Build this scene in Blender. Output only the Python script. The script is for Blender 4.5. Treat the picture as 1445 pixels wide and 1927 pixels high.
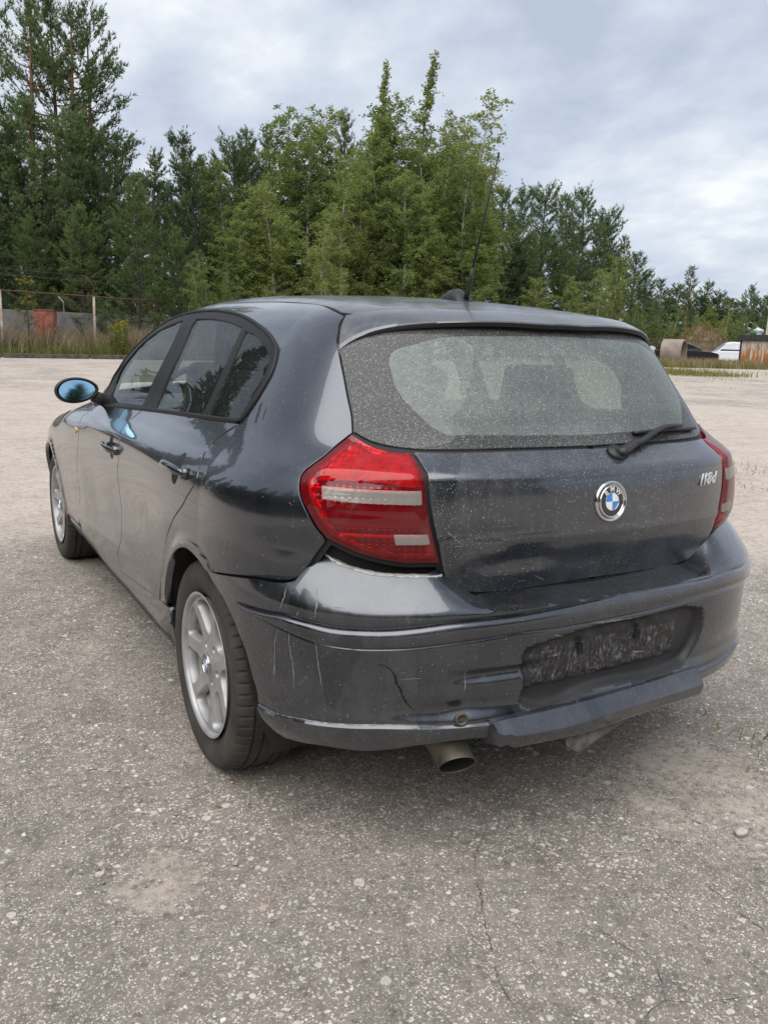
import bpy, bmesh, math, random
import numpy as np
from mathutils import Vector, Matrix
from mathutils.geometry import delaunay_2d_cdt

for o in list(bpy.data.objects): bpy.data.objects.remove(o)
random.seed(7); RNG=np.random.default_rng(7)
SC=bpy.context.scene; COL=SC.collection
# ------------------------------------------------------------------ camera
cam=bpy.data.cameras.new('camera'); CAM=bpy.data.objects.new('camera',cam); COL.objects.link(CAM); SC.camera=CAM
YAW,PITCH,ROLL=.520310139,.200707884,.0275514735
f_=np.array([math.sin(YAW)*math.cos(PITCH),math.cos(YAW)*math.cos(PITCH),-math.sin(PITCH)])
r_=np.cross(f_,[0,0,1]); r_/=np.linalg.norm(r_); u_=np.cross(r_,f_)
r2=math.cos(ROLL)*r_+math.sin(ROLL)*u_; u2=-math.sin(ROLL)*r_+math.cos(ROLL)*u_
M=Matrix(((r2[0],u2[0],-f_[0],-1.5635),(r2[1],u2[1],-f_[1],-2.2963),(r2[2],u2[2],-f_[2],1.2578),(0,0,0,1)))
CAM.matrix_world=M
cam.sensor_fit='VERTICAL'; cam.sensor_height=24.0; cam.lens=1584.89/1927*24.0; cam.clip_start=.05; cam.clip_end=2000
# ------------------------------------------------------------------ world
W_=bpy.data.worlds.new('World'); SC.world=W_; W_.use_nodes=True
SUN_EL,SUN_ROT=math.radians(48),math.radians(300)
def N(nt,typ,**k):
    n=nt.nodes.new(typ)
    for a,b in k.items():
        if a.startswith('i_'):
            n.inputs[int(a[2:]) if a[2:].isdigit() else a[2:].replace('_',' ')].default_value=b
        else: setattr(n,a,b)
    return n
def ramp(nt,stops,src=None,interp='LINEAR'):
    n=nt.nodes.new('ShaderNodeValToRGB'); cr=n.color_ramp; cr.interpolation=interp
    while len(cr.elements)<len(stops): cr.elements.new(.5)
    for e,(p,c) in zip(cr.elements,stops):
        e.position=p; e.color=(c,c,c,1) if isinstance(c,(int,float)) else (*c,1)
    if src is not None: nt.links.new(src,n.inputs[0])
    return n
def math_(nt,op,a,b=None,clamp=False):
    n=nt.nodes.new('ShaderNodeMath'); n.operation=op; n.use_clamp=clamp
    for i,v in enumerate((a,b)):
        if v is None: continue
        if isinstance(v,(int,float)): n.inputs[i].default_value=v
        else: nt.links.new(v,n.inputs[i])
    return n.outputs[0]
def mixc(nt,fac,a,b,blend='MIX'):
    n=nt.nodes.new('ShaderNodeMix'); n.data_type='RGBA'; n.blend_type=blend
    for i,v in ((0,fac),(6,a),(7,b)):
        if isinstance(v,(int,float)) and i==0: n.inputs[0].default_value=v
        elif isinstance(v,tuple): n.inputs[i].default_value=(*v[:3],1)
        else: nt.links.new(v,n.inputs[i])
    return n.outputs[2]
def build_world():
    nt=W_.node_tree; nt.nodes.clear()
    out=N(nt,'ShaderNodeOutputWorld'); bg=N(nt,'ShaderNodeBackground')
    bg.inputs[1].default_value=.074
    sky=N(nt,'ShaderNodeTexSky',sky_type='NISHITA'); sky.sun_disc=False; sky.sun_elevation=SUN_EL; sky.sun_rotation=SUN_ROT
    tc=N(nt,'ShaderNodeTexCoord')
    # project the direction on a cloud deck so that clouds shrink towards the horizon
    sep=N(nt,'ShaderNodeSeparateXYZ'); nt.links.new(tc.outputs['Generated'],sep.inputs[0])
    zz=math_(nt,'ADD',math_(nt,'MAXIMUM',sep.outputs[2],0.0),.34)
    cmb=N(nt,'ShaderNodeCombineXYZ')
    nt.links.new(math_(nt,'DIVIDE',sep.outputs[0],zz),cmb.inputs[0]); nt.links.new(math_(nt,'DIVIDE',sep.outputs[1],zz),cmb.inputs[1])
    n1=N(nt,'ShaderNodeTexNoise'); n1.inputs['Scale'].default_value=1.9; n1.inputs['Detail'].default_value=6; n1.inputs['Roughness'].default_value=.52; n1.inputs['Distortion'].default_value=.25
    n2=N(nt,'ShaderNodeTexNoise'); n2.inputs['Scale'].default_value=6.5; n2.inputs['Detail'].default_value=5; n2.inputs['Roughness'].default_value=.55
    mp=N(nt,'ShaderNodeMapping'); mp.inputs['Rotation'].default_value=(0,0,.6); mp.inputs['Scale'].default_value=(1,.85,1); mp.inputs['Location'].default_value=(3.1,1.7,0)
    nt.links.new(cmb.outputs[0],mp.inputs[0]); nt.links.new(mp.outputs[0],n1.inputs[0]); nt.links.new(mp.outputs[0],n2.inputs[0])
    s=math_(nt,'ADD',math_(nt,'MULTIPLY',n1.outputs[0],.60),math_(nt,'MULTIPLY',n2.outputs[0],.40))
    cl=ramp(nt,[(.38,(5.3,6.0,7.4)),(.47,(6.4,7.1,8.4)),(.56,(7.8,8.4,9.3)),(.67,(10.4,10.7,11.0))],s)
    # the clouds cover the clear sky
    c=mixc(nt,.93,sky.outputs[0],cl.outputs[0])
    nt.links.new(c,bg.inputs[0]); nt.links.new(bg.outputs[0],out.inputs[0])
build_world()
sl=bpy.data.lights.new('sun','SUN'); SUN=bpy.data.objects.new('sun',sl); COL.objects.link(SUN)
sl.energy=2.9; sl.angle=math.radians(75); sl.color=(1,.96,.9)
# soft light from the left of the car, high
sd=Vector((-.45,-.32,.82)).normalized(); SUN.rotation_euler=sd.to_track_quat('Z','Y').to_euler()
SC.view_settings.view_transform='Standard'; SC.view_settings.look='None'; SC.view_settings.exposure=0.42; SC.view_settings.gamma=1
SC.view_settings.use_curve_mapping=False
# the sky's sun agrees with the lamp
sk=[n for n in W_.node_tree.nodes if n.type=='TEX_SKY'][0]
sk.sun_elevation=math.asin(sd.z); sk.sun_rotation=math.atan2(sd.x,sd.y)
SC.cycles.max_bounces=8; SC.cycles.transparent_max_bounces=16; SC.cycles.glossy_bounces=4; SC.cycles.caustics_reflective=False; SC.cycles.caustics_refractive=False
# ---- body surface of the car (plan sections, side profile, roof line)
def pchip(xs,ys):
    xs=np.asarray(xs,float);ys=np.asarray(ys,float);h=np.diff(xs);d=np.diff(ys)/h
    m=np.zeros_like(ys);m[0]=d[0];m[-1]=d[-1]
    m[1:-1]=(d[:-1]*h[1:]+d[1:]*h[:-1])/(h[1:]+h[:-1])
    def f(x):
        x=np.clip(np.asarray(x,float),xs[0],xs[-1]);i=np.clip(np.searchsorted(xs,x)-1,0,len(h)-1)
        t=(x-xs[i])/h[i];t2=t*t;t3=t2*t
        return (2*t3-3*t2+1)*ys[i]+(t3-2*t2+t)*h[i]*m[i]+(-2*t3+3*t2)*ys[i+1]+(t3-t2)*h[i]*m[i+1]
    return f
def smax(a,b,k):
    h=np.maximum(k-np.abs(a-b),0)/k
    return np.maximum(a,b)+h*h*k*.25
def sstep(a,b,x):
    t=np.clip((x-a)/(b-a),0,1);return t*t*(3-2*t)
ZS=[.10,.17,.22,.28,.36,.46,.56,.66,.76,.84,.875,.90,.94,.98,1.02,1.10,1.18,1.26,1.33,1.37,1.40]
YS=[-.8,-.35,0,.9,1.6,2.2,2.66,3.4]
WT=[[.60,.71,.75,.78,.81,.825,.832,.832,.82,.80,.785,.77,.745,.715,.69,.645,.60,.55,.50,.46,.41],
[.64,.75,.79,.82,.84,.850,.856,.860,.856,.843,.83,.815,.785,.757,.73,.69,.645,.595,.545,.50,.45],
[.66,.775,.81,.838,.855,.862,.866,.872,.873,.868,.858,.842,.805,.775,.752,.712,.668,.618,.565,.52,.47],
[.66,.765,.805,.832,.846,.850,.852,.858,.866,.868,.862,.845,.80,.768,.745,.712,.672,.625,.575,.53,.48],
[.66,.765,.805,.832,.848,.856,.86,.866,.870,.862,.850,.828,.785,.758,.735,.705,.665,.62,.57,.52,.465],
[.66,.765,.805,.835,.852,.862,.868,.872,.868,.845,.815,.78,.73,.69,.66,.62,.58,.53,.48,.43,.4],
[.66,.77,.81,.84,.858,.868,.872,.868,.848,.81,.78,.75,.70,.66,.63,.59,.55,.5,.45,.42,.4],
[.60,.70,.74,.77,.785,.79,.79,.785,.76,.72,.69,.66,.62,.58,.55,.5,.45,.4,.35,.32,.3]]
def _table():
    zg=np.arange(.10,1.4001,.005);yg=np.arange(-.9,3.6001,.01)
    A=np.array([pchip(ZS,r)(zg) for r in WT])            # y stations x z
    B=np.stack([pchip(YS,A[:,j])(np.clip(yg,-.8,3.4)) for j in range(len(zg))],1)
    # soften a little (keeps the crease readable)
    k=np.array([1,2,1.])/4
    for _ in range(3):
        P=np.pad(B,((1,1),(1,1)),'edge')
        P[:,0]=2*P[:,1]-P[:,2];P[:,-1]=2*P[:,-2]-P[:,-3]
        Q=P[:,:-2]*k[0]+P[:,1:-1]*k[1]+P[:,2:]*k[2]
        B=Q[:-2]*k[0]+Q[1:-1]*k[1]+Q[2:]*k[2]
    return B
_WB=_table()
def Wside(y,z):
    fy=np.clip((y+.9)/.01,0,_WB.shape[0]-1.001);fz=np.clip((z-.10)/.005,0,_WB.shape[1]-1.001)
    i=fy.astype(int);j=fz.astype(int);a=fy-i;b=fz-j
    return (_WB[i,j]*(1-a)+_WB[i+1,j]*a)*(1-b)+(_WB[i,j+1]*(1-a)+_WB[i+1,j+1]*a)*b
# rear centre line of the tailgate / glass
_yh=pchip([.30,.55,.66,.70,.75,.80,.87,.93,.953,.963,1.0,1.1,1.2,1.31,1.40],
          [-.66,-.69,-.705,-.718,-.734,-.738,-.7365,-.728,-.719,-.704,-.655,-.610,-.563,-.500,-.42])
Y0=-.05
_nh=pchip([.3,.66,.80,.90,.96,1.0,1.1,1.2,1.3,1.4],[2.7,2.75,2.65,2.75,2.95,2.8,2.5,2.3,2.2,2.2])
_yb=pchip([.18,.25,.30,.335,.37,.40,.45,.52,.58,.63,.70],
          [-.70,-.765,-.79,-.80,-.804,-.795,-.799,-.803,-.805,-.803,-.80])
_nb=2.85
_top=pchip([-.9,-.55,-.30,0,.35,.75,1.05,1.35,1.6,1.95,2.3,2.8,3.2,3.45,3.7],
           [1.24,1.322,1.358,1.390,1.410,1.416,1.405,1.355,1.265,1.11,.975,.90,.82,.72,.60])
def top_h(x,y): return _top(y)-(.10+.03*sstep(1.3,2.4,y))*x*x
def _super(ax,y,w,yr,n,y0):
    # plan section: straight sides, superelliptic tail
    u=ax/w;v=np.maximum(y0-y,0)/(y0-yr)
    return ((u**n+v**n)**(1/n)-1)*.62
def F_body(P):
    x,y,z=P[...,0],P[...,1],P[...,2]
    ax=np.abs(x)+1e-6
    r=_super(ax,y,Wside(np.maximum(y,Y0),z),_yh(z),_nh(z),Y0)
    t=(z-top_h(ax,y))
    f=(y-(3.42-.28*ax*ax-.35*np.maximum(z-.55,0)**2*4))
    r=smax(r,f,.35)
    return smax(r,t,.10)
YB0=-.12
SHELF_Z,SHELF_T=.645,0.0
def F_bumper(P):
    x,y,z=P[...,0],P[...,1],P[...,2]
    ax=np.abs(x)+1e-6
    hh=.012+.085*sstep(.36,.50,ax)
    tt=np.clip((z-SHELF_Z-SHELF_T*np.minimum(ax,.5))/hh,0,1.6)
    shelf=.105*(tt*.75+.25*tt*tt)
    w=Wside(np.maximum(y,YB0),z)-.25*shelf*0
    return _super(ax,y-shelf,w,_yb(np.minimum(z,.66)),_nb,YB0)
# stadium parametrisation: horizontal rays from an inner skeleton
PX,PY,RHO=.35,-.25,.40
LA=RHO*np.pi/2
def st_ray(s,z):
    s=np.asarray(s,float);z=np.asarray(z,float)
    ang=np.clip(-s,0,LA)/RHO
    o=np.stack([np.where(s<-LA,-PX+(-s-LA),-PX),np.where(s>0,PY+s,PY),z],-1)
    d=np.stack([-np.cos(ang),-np.sin(ang),np.zeros_like(z)],-1)
    return o,d
def st_of(P):
    P=np.asarray(P,float);x,y,z=P[...,0],P[...,1],P[...,2]
    dx=-(x+PX);dy=-(y-PY)
    ang=np.arctan2(np.maximum(dy,0),np.maximum(dx,1e-9))
    s=np.where(y>=PY,y-PY,np.where(x<=-PX,-RHO*ang,-LA-(x+PX)))
    return np.stack([s,z],-1)
def hit(F,o,d,t1=1.0):
    lo=np.zeros(o.shape[:-1]);hi=np.full(o.shape[:-1],t1)
    for i in range(26):
        m=(lo+hi)/2;v=F(o+d*m[...,None])<0
        lo=np.where(v,m,lo);hi=np.where(v,hi,m)
    return (lo+hi)/2
def st_map(F,s,z,disp=None):
    o,d=st_ray(s,z);t=hit(F,o,d)
    P=o+d*t[...,None]
    if disp is not None: P=P+d*disp(P,s,z)[...,None]
    return P
# ------------------------------------------------------------------ object helpers
def link(name,me,mat=None,parent=None):
    o=bpy.data.objects.new(name,me); COL.objects.link(o)
    if mat is not None and not me.materials: me.materials.append(mat)
    if parent is not None: o.parent=parent
    return o
def tag(o,label=None,cat=None,group=None,kind=None):
    if label: o['label']=label
    if cat: o['category']=cat
    if group: o['group']=group
    if kind: o['kind']=kind
    return o
def empty(name,loc=(0,0,0),rz=0,**k):
    o=bpy.data.objects.new(name,None); COL.objects.link(o); o.location=loc; o.rotation_euler=(0,0,rz); o.empty_display_size=.2
    return tag(o,**k)
def mesh(name,V,Fc,smooth=True,mats=None,midx=None):
    me=bpy.data.meshes.new(name)
    V=np.asarray(V,np.float32)
    if isinstance(Fc,np.ndarray):
        n,k=Fc.shape
        me.vertices.add(len(V)); me.vertices.foreach_set('co',V.ravel())
        me.loops.add(n*k); me.loops.foreach_set('vertex_index',Fc.astype(np.int32).ravel())
        me.polygons.add(n); me.polygons.foreach_set('loop_start',np.arange(0,n*k,k,dtype=np.int32))
        try: me.polygons.foreach_set('loop_total',np.full(n,k,np.int32))
        except Exception: pass
        me.update(calc_edges=True)
    else:
        me.from_pydata(V.tolist(),[],[list(map(int,f)) for f in Fc]); 
    me.validate()
    if smooth: me.polygons.foreach_set('use_smooth',[True]*len(me.polygons))
    if mats:
        for m in mats: me.materials.append(m)
        if midx is not None: me.polygons.foreach_set('material_index',np.asarray(midx,np.int32))
    me.update()
    return me
class MB:
    """collects simple solids into one mesh"""
    def __init__(s): s.v=[];s.f=[];s.n=0
    def add(s,V,F):
        V=np.asarray(V,float).reshape(-1,3); s.v.append(V); s.f+= [[i+s.n for i in f] for f in F]; s.n+=len(V); return s
    def box(s,c,d,R=None,taper=1.0):
        x,y,z=[q/2 for q in d]; V=np.array([[a*x*(taper if k>0 else 1),b*y*(taper if k>0 else 1),k*z] for k in (-1,1) for b in (-1,1) for a in (-1,1)])
        if R is not None: V=V@np.array(R).T
        return s.add(V+np.array(c),[(0,2,3,1),(4,5,7,6),(0,1,5,4),(2,6,7,3),(0,4,6,2),(1,3,7,5)])
    def tube(s,P,r,n=8,cap=True,squash=None):
        P=np.asarray(P,float); m=len(P); r=np.broadcast_to(np.asarray(r,float),(m,))
        T=np.gradient(P,axis=0); T/=np.linalg.norm(T,axis=1)[:,None]+1e-12
        up=np.array([0,0,1.]) if abs(T[0][2])<.9 else np.array([1.,0,0])
        A=np.cross(T[0],up);A/=np.linalg.norm(A);V=[]
        for i in range(m):
            A=A-T[i]*(A@T[i]);A/=np.linalg.norm(A)+1e-12;B=np.cross(T[i],A)
            th=np.linspace(0,2*np.pi,n,endpoint=False)
            sq=1 if squash is None else squash
            V.append(P[i]+r[i]*(np.cos(th)[:,None]*A+sq*np.sin(th)[:,None]*B))
        F=[(i*n+j,i*n+(j+1)%n,(i+1)*n+(j+1)%n,(i+1)*n+j) for i in range(m-1) for j in range(n)]
        if cap: F+=[tuple(range(n))[::-1],tuple((m-1)*n+j for j in range(n))]
        return s.add(np.concatenate(V),F)
    def lathe(s,prof,c=(0,0,0),axis='x',n=48,close=False):
        # prof: (along axis, radius)
        prof=np.asarray(prof,float);m=len(prof);th=np.linspace(0,2*np.pi,n,endpoint=False)
        a=np.repeat(prof[:,0],n);R=np.repeat(prof[:,1],n);t=np.tile(th,m)
        if axis=='x': V=np.stack([a,R*np.cos(t),R*np.sin(t)],1)
        elif axis=='y': V=np.stack([R*np.cos(t),a,R*np.sin(t)],1)
        else: V=np.stack([R*np.cos(t),R*np.sin(t),a],1)
        F=[(i*n+j,i*n+(j+1)%n,(i+1)*n+(j+1)%n,(i+1)*n+j) for i in range(m-1) for j in range(n)]
        return s.add(V+np.array(c),F)
    def build(s,name,mat,parent=None,smooth=False,bevel=0,auto=None):
        me=mesh(name,np.concatenate(s.v),s.f,smooth)
        if auto is not None:
            bm=bmesh.new();bm.from_mesh(me);bmesh.ops.recalc_face_normals(bm,faces=bm.faces)
            for e in bm.edges:
                e.smooth = e.calc_face_angle(3.2)<auto if len(e.link_faces)==2 else False
            for f in bm.faces: f.smooth=True
            bm.to_mesh(me);bm.free()
        o=link(name,me,mat,parent)
        if bevel:
            b=o.modifiers.new('bevel','BEVEL');b.width=bevel;b.segments=2;b.limit_method='ANGLE'
        return o
def rotz(a): c,s=math.cos(a),math.sin(a); return np.array([[c,-s,0],[s,c,0],[0,0,1.]])
def roty(a): c,s=math.cos(a),math.sin(a); return np.array([[c,0,s],[0,1,0],[-s,0,c]])
def rotx(a): c,s=math.cos(a),math.sin(a); return np.array([[1,0,0],[0,c,-s],[0,s,c]])
def crom(P,h):
    """smooth open curve through P, sampled about every h"""
    P=np.asarray(P,float)
    if len(P)<3:
        n=max(2,int(np.linalg.norm(P[-1]-P[0])/h)+1);t=np.linspace(0,1,n)[:,None];return P[0]*(1-t)+P[-1]*t
    d=np.linalg.norm(np.diff(P,axis=0),axis=1);d=np.maximum(d,1e-4);k=np.concatenate([[0],np.cumsum(d)])
    n=max(3,int(k[-1]/h)+1);t=np.linspace(0,k[-1],n)
    return np.stack([pchip(k,P[:,i])(t) for i in range(P.shape[1])],1)
def in_poly(Q,poly):
    x,y=Q[:,0],Q[:,1];ins=np.zeros(len(Q),bool);a=poly;b=np.roll(poly,-1,0)
    for (x0,y0),(x1,y1) in zip(a,b):
        if y0==y1: continue
        c=((y0>y)!=(y1>y))&(x<(x1-x0)*(y-y0)/(y1-y0)+x0);ins^=c
    return ins
def seg_dist(Q,poly,closed=True):
    a=poly if closed else poly[:-1];b=np.roll(poly,-1,0) if closed else poly[1:]
    out=np.full(len(Q),1e9)
    for p0,p1 in zip(a,b):
        d=p1-p0;l=d@d+1e-15;t=np.clip(((Q-p0)@d)/l,0,1);out=np.minimum(out,np.linalg.norm(Q-(p0+t[:,None]*d),axis=1))
    return out
def area2(p): return np.sum(p[:,0]*np.roll(p[:,1],-1)-np.roll(p[:,0],-1)*p[:,1])
def outward2(p):
    e=np.roll(p,-1,0)-p;e/=np.linalg.norm(e,axis=1)[:,None]+1e-12;n=np.stack([e[:,1],-e[:,0]],1);m=n+np.roll(n,1,0)
    l=np.linalg.norm(m,axis=1)[:,None];m=m/np.maximum(l,.35)
    return m/np.maximum(np.linalg.norm(m,axis=1)[:,None],1e-9)
def clean2(p,tol):
    out=[p[0]]
    for q in p[1:]:
        if np.linalg.norm(q-out[-1])>tol: out.append(q)
    while len(out)>3 and np.linalg.norm(out[0]-out[-1])<tol: out.pop()
    return np.array(out)
def tri2(outline,holes,h):
    """triangulate a 2D region with interior points on a grid"""
    lo,hi=outline.min(0),outline.max(0)
    gx=np.arange(lo[0]+h*.5,hi[0],h);gy=np.arange(lo[1]+h*.5,hi[1],h*.866)
    X,Y=np.meshgrid(gx,gy);X=X+(np.arange(len(gy))%2)[:,None]*h*.5
    G=np.stack([X.ravel(),Y.ravel()],1);k=in_poly(G,outline)
    for H in holes: k&=~in_poly(G,H)
    G=G[k]
    if len(G):
        d=seg_dist(G,outline)
        for H in holes: d=np.minimum(d,seg_dist(G,H))
        G=G[d>h*.5]
    loops=[outline]+holes;pts=[];edges=[]
    for L in loops:
        n0=len(pts);pts+=L.tolist();m=len(L);edges+=[(n0+i,n0+(i+1)%m) for i in range(m)]
    pts+=G.tolist()
    r=delaunay_2d_cdt([Vector(q) for q in pts],edges,[],0,1e-7)
    V=np.array([tuple(v) for v in r[0]]);Fc=np.array([f for f in r[2] if len(f)==3],int)
    c=V[Fc].mean(1);k=in_poly(c,outline)
    for H in holes: k&=~in_poly(c,H)
    Fc=Fc[k]
    a=V[Fc];s=(a[:,1,0]-a[:,0,0])*(a[:,2,1]-a[:,0,1])-(a[:,1,1]-a[:,0,1])*(a[:,2,0]-a[:,0,0])
    k=np.abs(s)>1e-12;Fc=Fc[k];s=s[k];Fc[s<0]=Fc[s<0][:,::-1]
    used=np.unique(Fc);re=-np.ones(len(V),int);re[used]=np.arange(len(used))
    return V[used],re[Fc]
def panel_mesh(name,outline2,mapf,flip,h=.022,gap=.0016,depth=.012,holes=(),rim=True,hole_gap=0.):
    """a sheet-metal panel: region of a surface with rolled-in edges"""
    if area2(outline2)<0: outline2=outline2[::-1]
    o2=clean2(outline2,.002)
    nrm=outward2(o2);inn=o2-nrm*gap
    hs=[clean2(H if area2(H)>0 else H[::-1],.002) for H in holes]
    hs=[H+outward2(H)*hole_gap for H in hs]
    V2,Fc=tri2(inn,hs,h)
    e=.004
    def pos_n(U):
        P=mapf(U);a=mapf(U+[e,0])-mapf(U-[e,0]);b=mapf(U+[0,e])-mapf(U-[0,e])
        n=np.cross(a,b);n/=np.linalg.norm(n,axis=1)[:,None]+1e-12
        return P,(-n if flip else n)
    P,n=pos_n(V2)
    if flip: Fc=Fc[:,::-1]
    VV=[P];NN=[n];FF=[Fc];k=len(P)
    if rim:
        for L,sg in [(inn,1)]+[(H,-1) for H in hs]:
            on=outward2(L)*sg
            p0,n0=pos_n(L);pa,_=pos_n(L+on*.0011)
            out=pa-p0;out/=np.linalg.norm(out,axis=1)[:,None]+1e-12
            r0=p0;r1=p0+out*.0011-n0*.0013;r2=r1+out*.0003-n0*depth
            m=len(L)
            n1=out+n0;n1/=np.linalg.norm(n1,axis=1)[:,None]+1e-9
            VV+=[r0,r1,r2];NN+=[n0,n1*.6+out*.4,out]
            i=np.arange(m);j=(i+1)%m
            for q in (0,1):
                a=k+q*m+i;b=k+q*m+j;c=k+(q+1)*m+j;d=k+(q+1)*m+i
                t=np.concatenate([np.stack([a,d,b],1),np.stack([b,d,c],1)])
                # keep the winding so that faces look outwards
                FF.append(t)
            k+=3*m
    V=np.concatenate(VV);Nn=np.concatenate(NN);Nn/=np.linalg.norm(Nn,axis=1)[:,None]+1e-12;Fa=np.concatenate(FF)
    fn=np.cross(V[Fa[:,1]]-V[Fa[:,0]],V[Fa[:,2]]-V[Fa[:,0]]);w=(fn*Nn[Fa].mean(1)).sum(1)<0
    Fa[w]=Fa[w][:,::-1]
    return V,Fa,Nn
def mesh_n(name,V,Fa,Nn):
    me=mesh(name,V,Fa,True)
    if len(me.vertices)==len(Nn): me.normals_split_custom_set_from_vertices([tuple(map(float,q)) for q in Nn])
    return me
def both(name,V,Fa,Nn,mat,parL,parR=None):
    """the panel and its mirror image on the other side of the car"""
    a=link(name,mesh_n(name,V,Fa,Nn),mat,parL)
    m=np.array([-1,1,1.]);b=link(name,mesh_n(name,V*m,Fa[:,::-1],Nn*m),mat,parR or parL)
    return a,b
# ------------------------------------------------------------------ materials
def newmat(name):
    m=bpy.data.materials.new(name); m.use_nodes=True; nt=m.node_tree; nt.nodes.clear()
    out=nt.nodes.new('ShaderNodeOutputMaterial'); b=nt.nodes.new('ShaderNodeBsdfPrincipled'); nt.links.new(b.outputs[0],out.inputs[0])
    return m,nt,b,out
def ocoord(nt,scale=None):
    tc=nt.nodes.new('ShaderNodeTexCoord')
    if scale is None: return tc.outputs['Object']
    mp=nt.nodes.new('ShaderNodeMapping'); mp.inputs['Scale'].default_value=scale; nt.links.new(tc.outputs['Object'],mp.inputs[0]); return mp.outputs[0]
def noise(nt,src,scale,detail=4,rough=.55,dist=0):
    n=nt.nodes.new('ShaderNodeTexNoise'); n.inputs['Scale'].default_value=scale; n.inputs['Detail'].default_value=detail
    n.inputs['Roughness'].default_value=rough; n.inputs['Distortion'].default_value=dist
    nt.links.new(src,n.inputs['Vector']); return n.outputs[0]
def voro(nt,src,scale,feature='F1',out='Distance',rand=1.0):
    n=nt.nodes.new('ShaderNodeTexVoronoi'); n.feature=feature; n.inputs['Scale'].default_value=scale
    if 'Randomness' in n.inputs: n.inputs['Randomness'].default_value=rand
    nt.links.new(src,n.inputs['Vector']); return n.outputs[out]
def bump(nt,b,h,strength,dist):
    n=nt.nodes.new('ShaderNodeBump'); n.inputs['Strength'].default_value=strength; n.inputs['Distance'].default_value=dist
    nt.links.new(h,n.inputs['Height']); nt.links.new(n.outputs[0],b.inputs['Normal']); return n
def lnk(nt,a,b):
    nt.links.new(a,b)
def simple(name,col,rough=.5,metal=0,var=.15,scale=8,bmp=0,bscale=60,coat=0,spec=None):
    m,nt,b,o=newmat(name); c=ocoord(nt)
    n=noise(nt,c,scale,4)
    a=tuple(v*(1-var) for v in col); z=tuple(min(1,v*(1+var)) for v in col)
    r=ramp(nt,[(.3,a),(.7,z)],n); lnk(nt,r.outputs[0],b.inputs['Base Color'])
    b.inputs['Roughness'].default_value=rough; b.inputs['Metallic'].default_value=metal; b.inputs['Coat Weight'].default_value=coat
    if spec is not None: b.inputs['Specular IOR Level'].default_value=spec
    if bmp: bump(nt,b,noise(nt,c,bscale,3),bmp,.002)
    return m
def tinted(name,tint,body,solid,rough=.03,dust=.1):
    """moulded see-through plastic: part coloured scatter, part clear, glossy skin"""
    m,nt,b,o=newmat(name);nt.nodes.remove(b);c=ocoord(nt)
    tr=N(nt,'ShaderNodeBsdfTransparent');tr.inputs[0].default_value=(*tint,1);df=N(nt,'ShaderNodeBsdfDiffuse')
    d=math_(nt,'MULTIPLY',ramp(nt,[(.45,0.0),(.75,1.0)],noise(nt,c,14,5,.65)).outputs[0],dust)
    lnk(nt,mixc(nt,d,body,(.35,.31,.29)),df.inputs[0])
    m1=N(nt,'ShaderNodeMixShader');m1.inputs[0].default_value=solid;lnk(nt,tr.outputs[0],m1.inputs[1]);lnk(nt,df.outputs[0],m1.inputs[2])
    gl=N(nt,'ShaderNodeBsdfGlossy');gl.inputs['Roughness'].default_value=rough;fr=N(nt,'ShaderNodeFresnel');fr.inputs[0].default_value=1.5
    m2=N(nt,'ShaderNodeMixShader');lnk(nt,math_(nt,'MULTIPLY',fr.outputs[0],1.0,True),m2.inputs[0]);lnk(nt,m1.outputs[0],m2.inputs[1]);lnk(nt,gl.outputs[0],m2.inputs[2]);lnk(nt,m2.outputs[0],o.inputs[0]);return m
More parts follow.
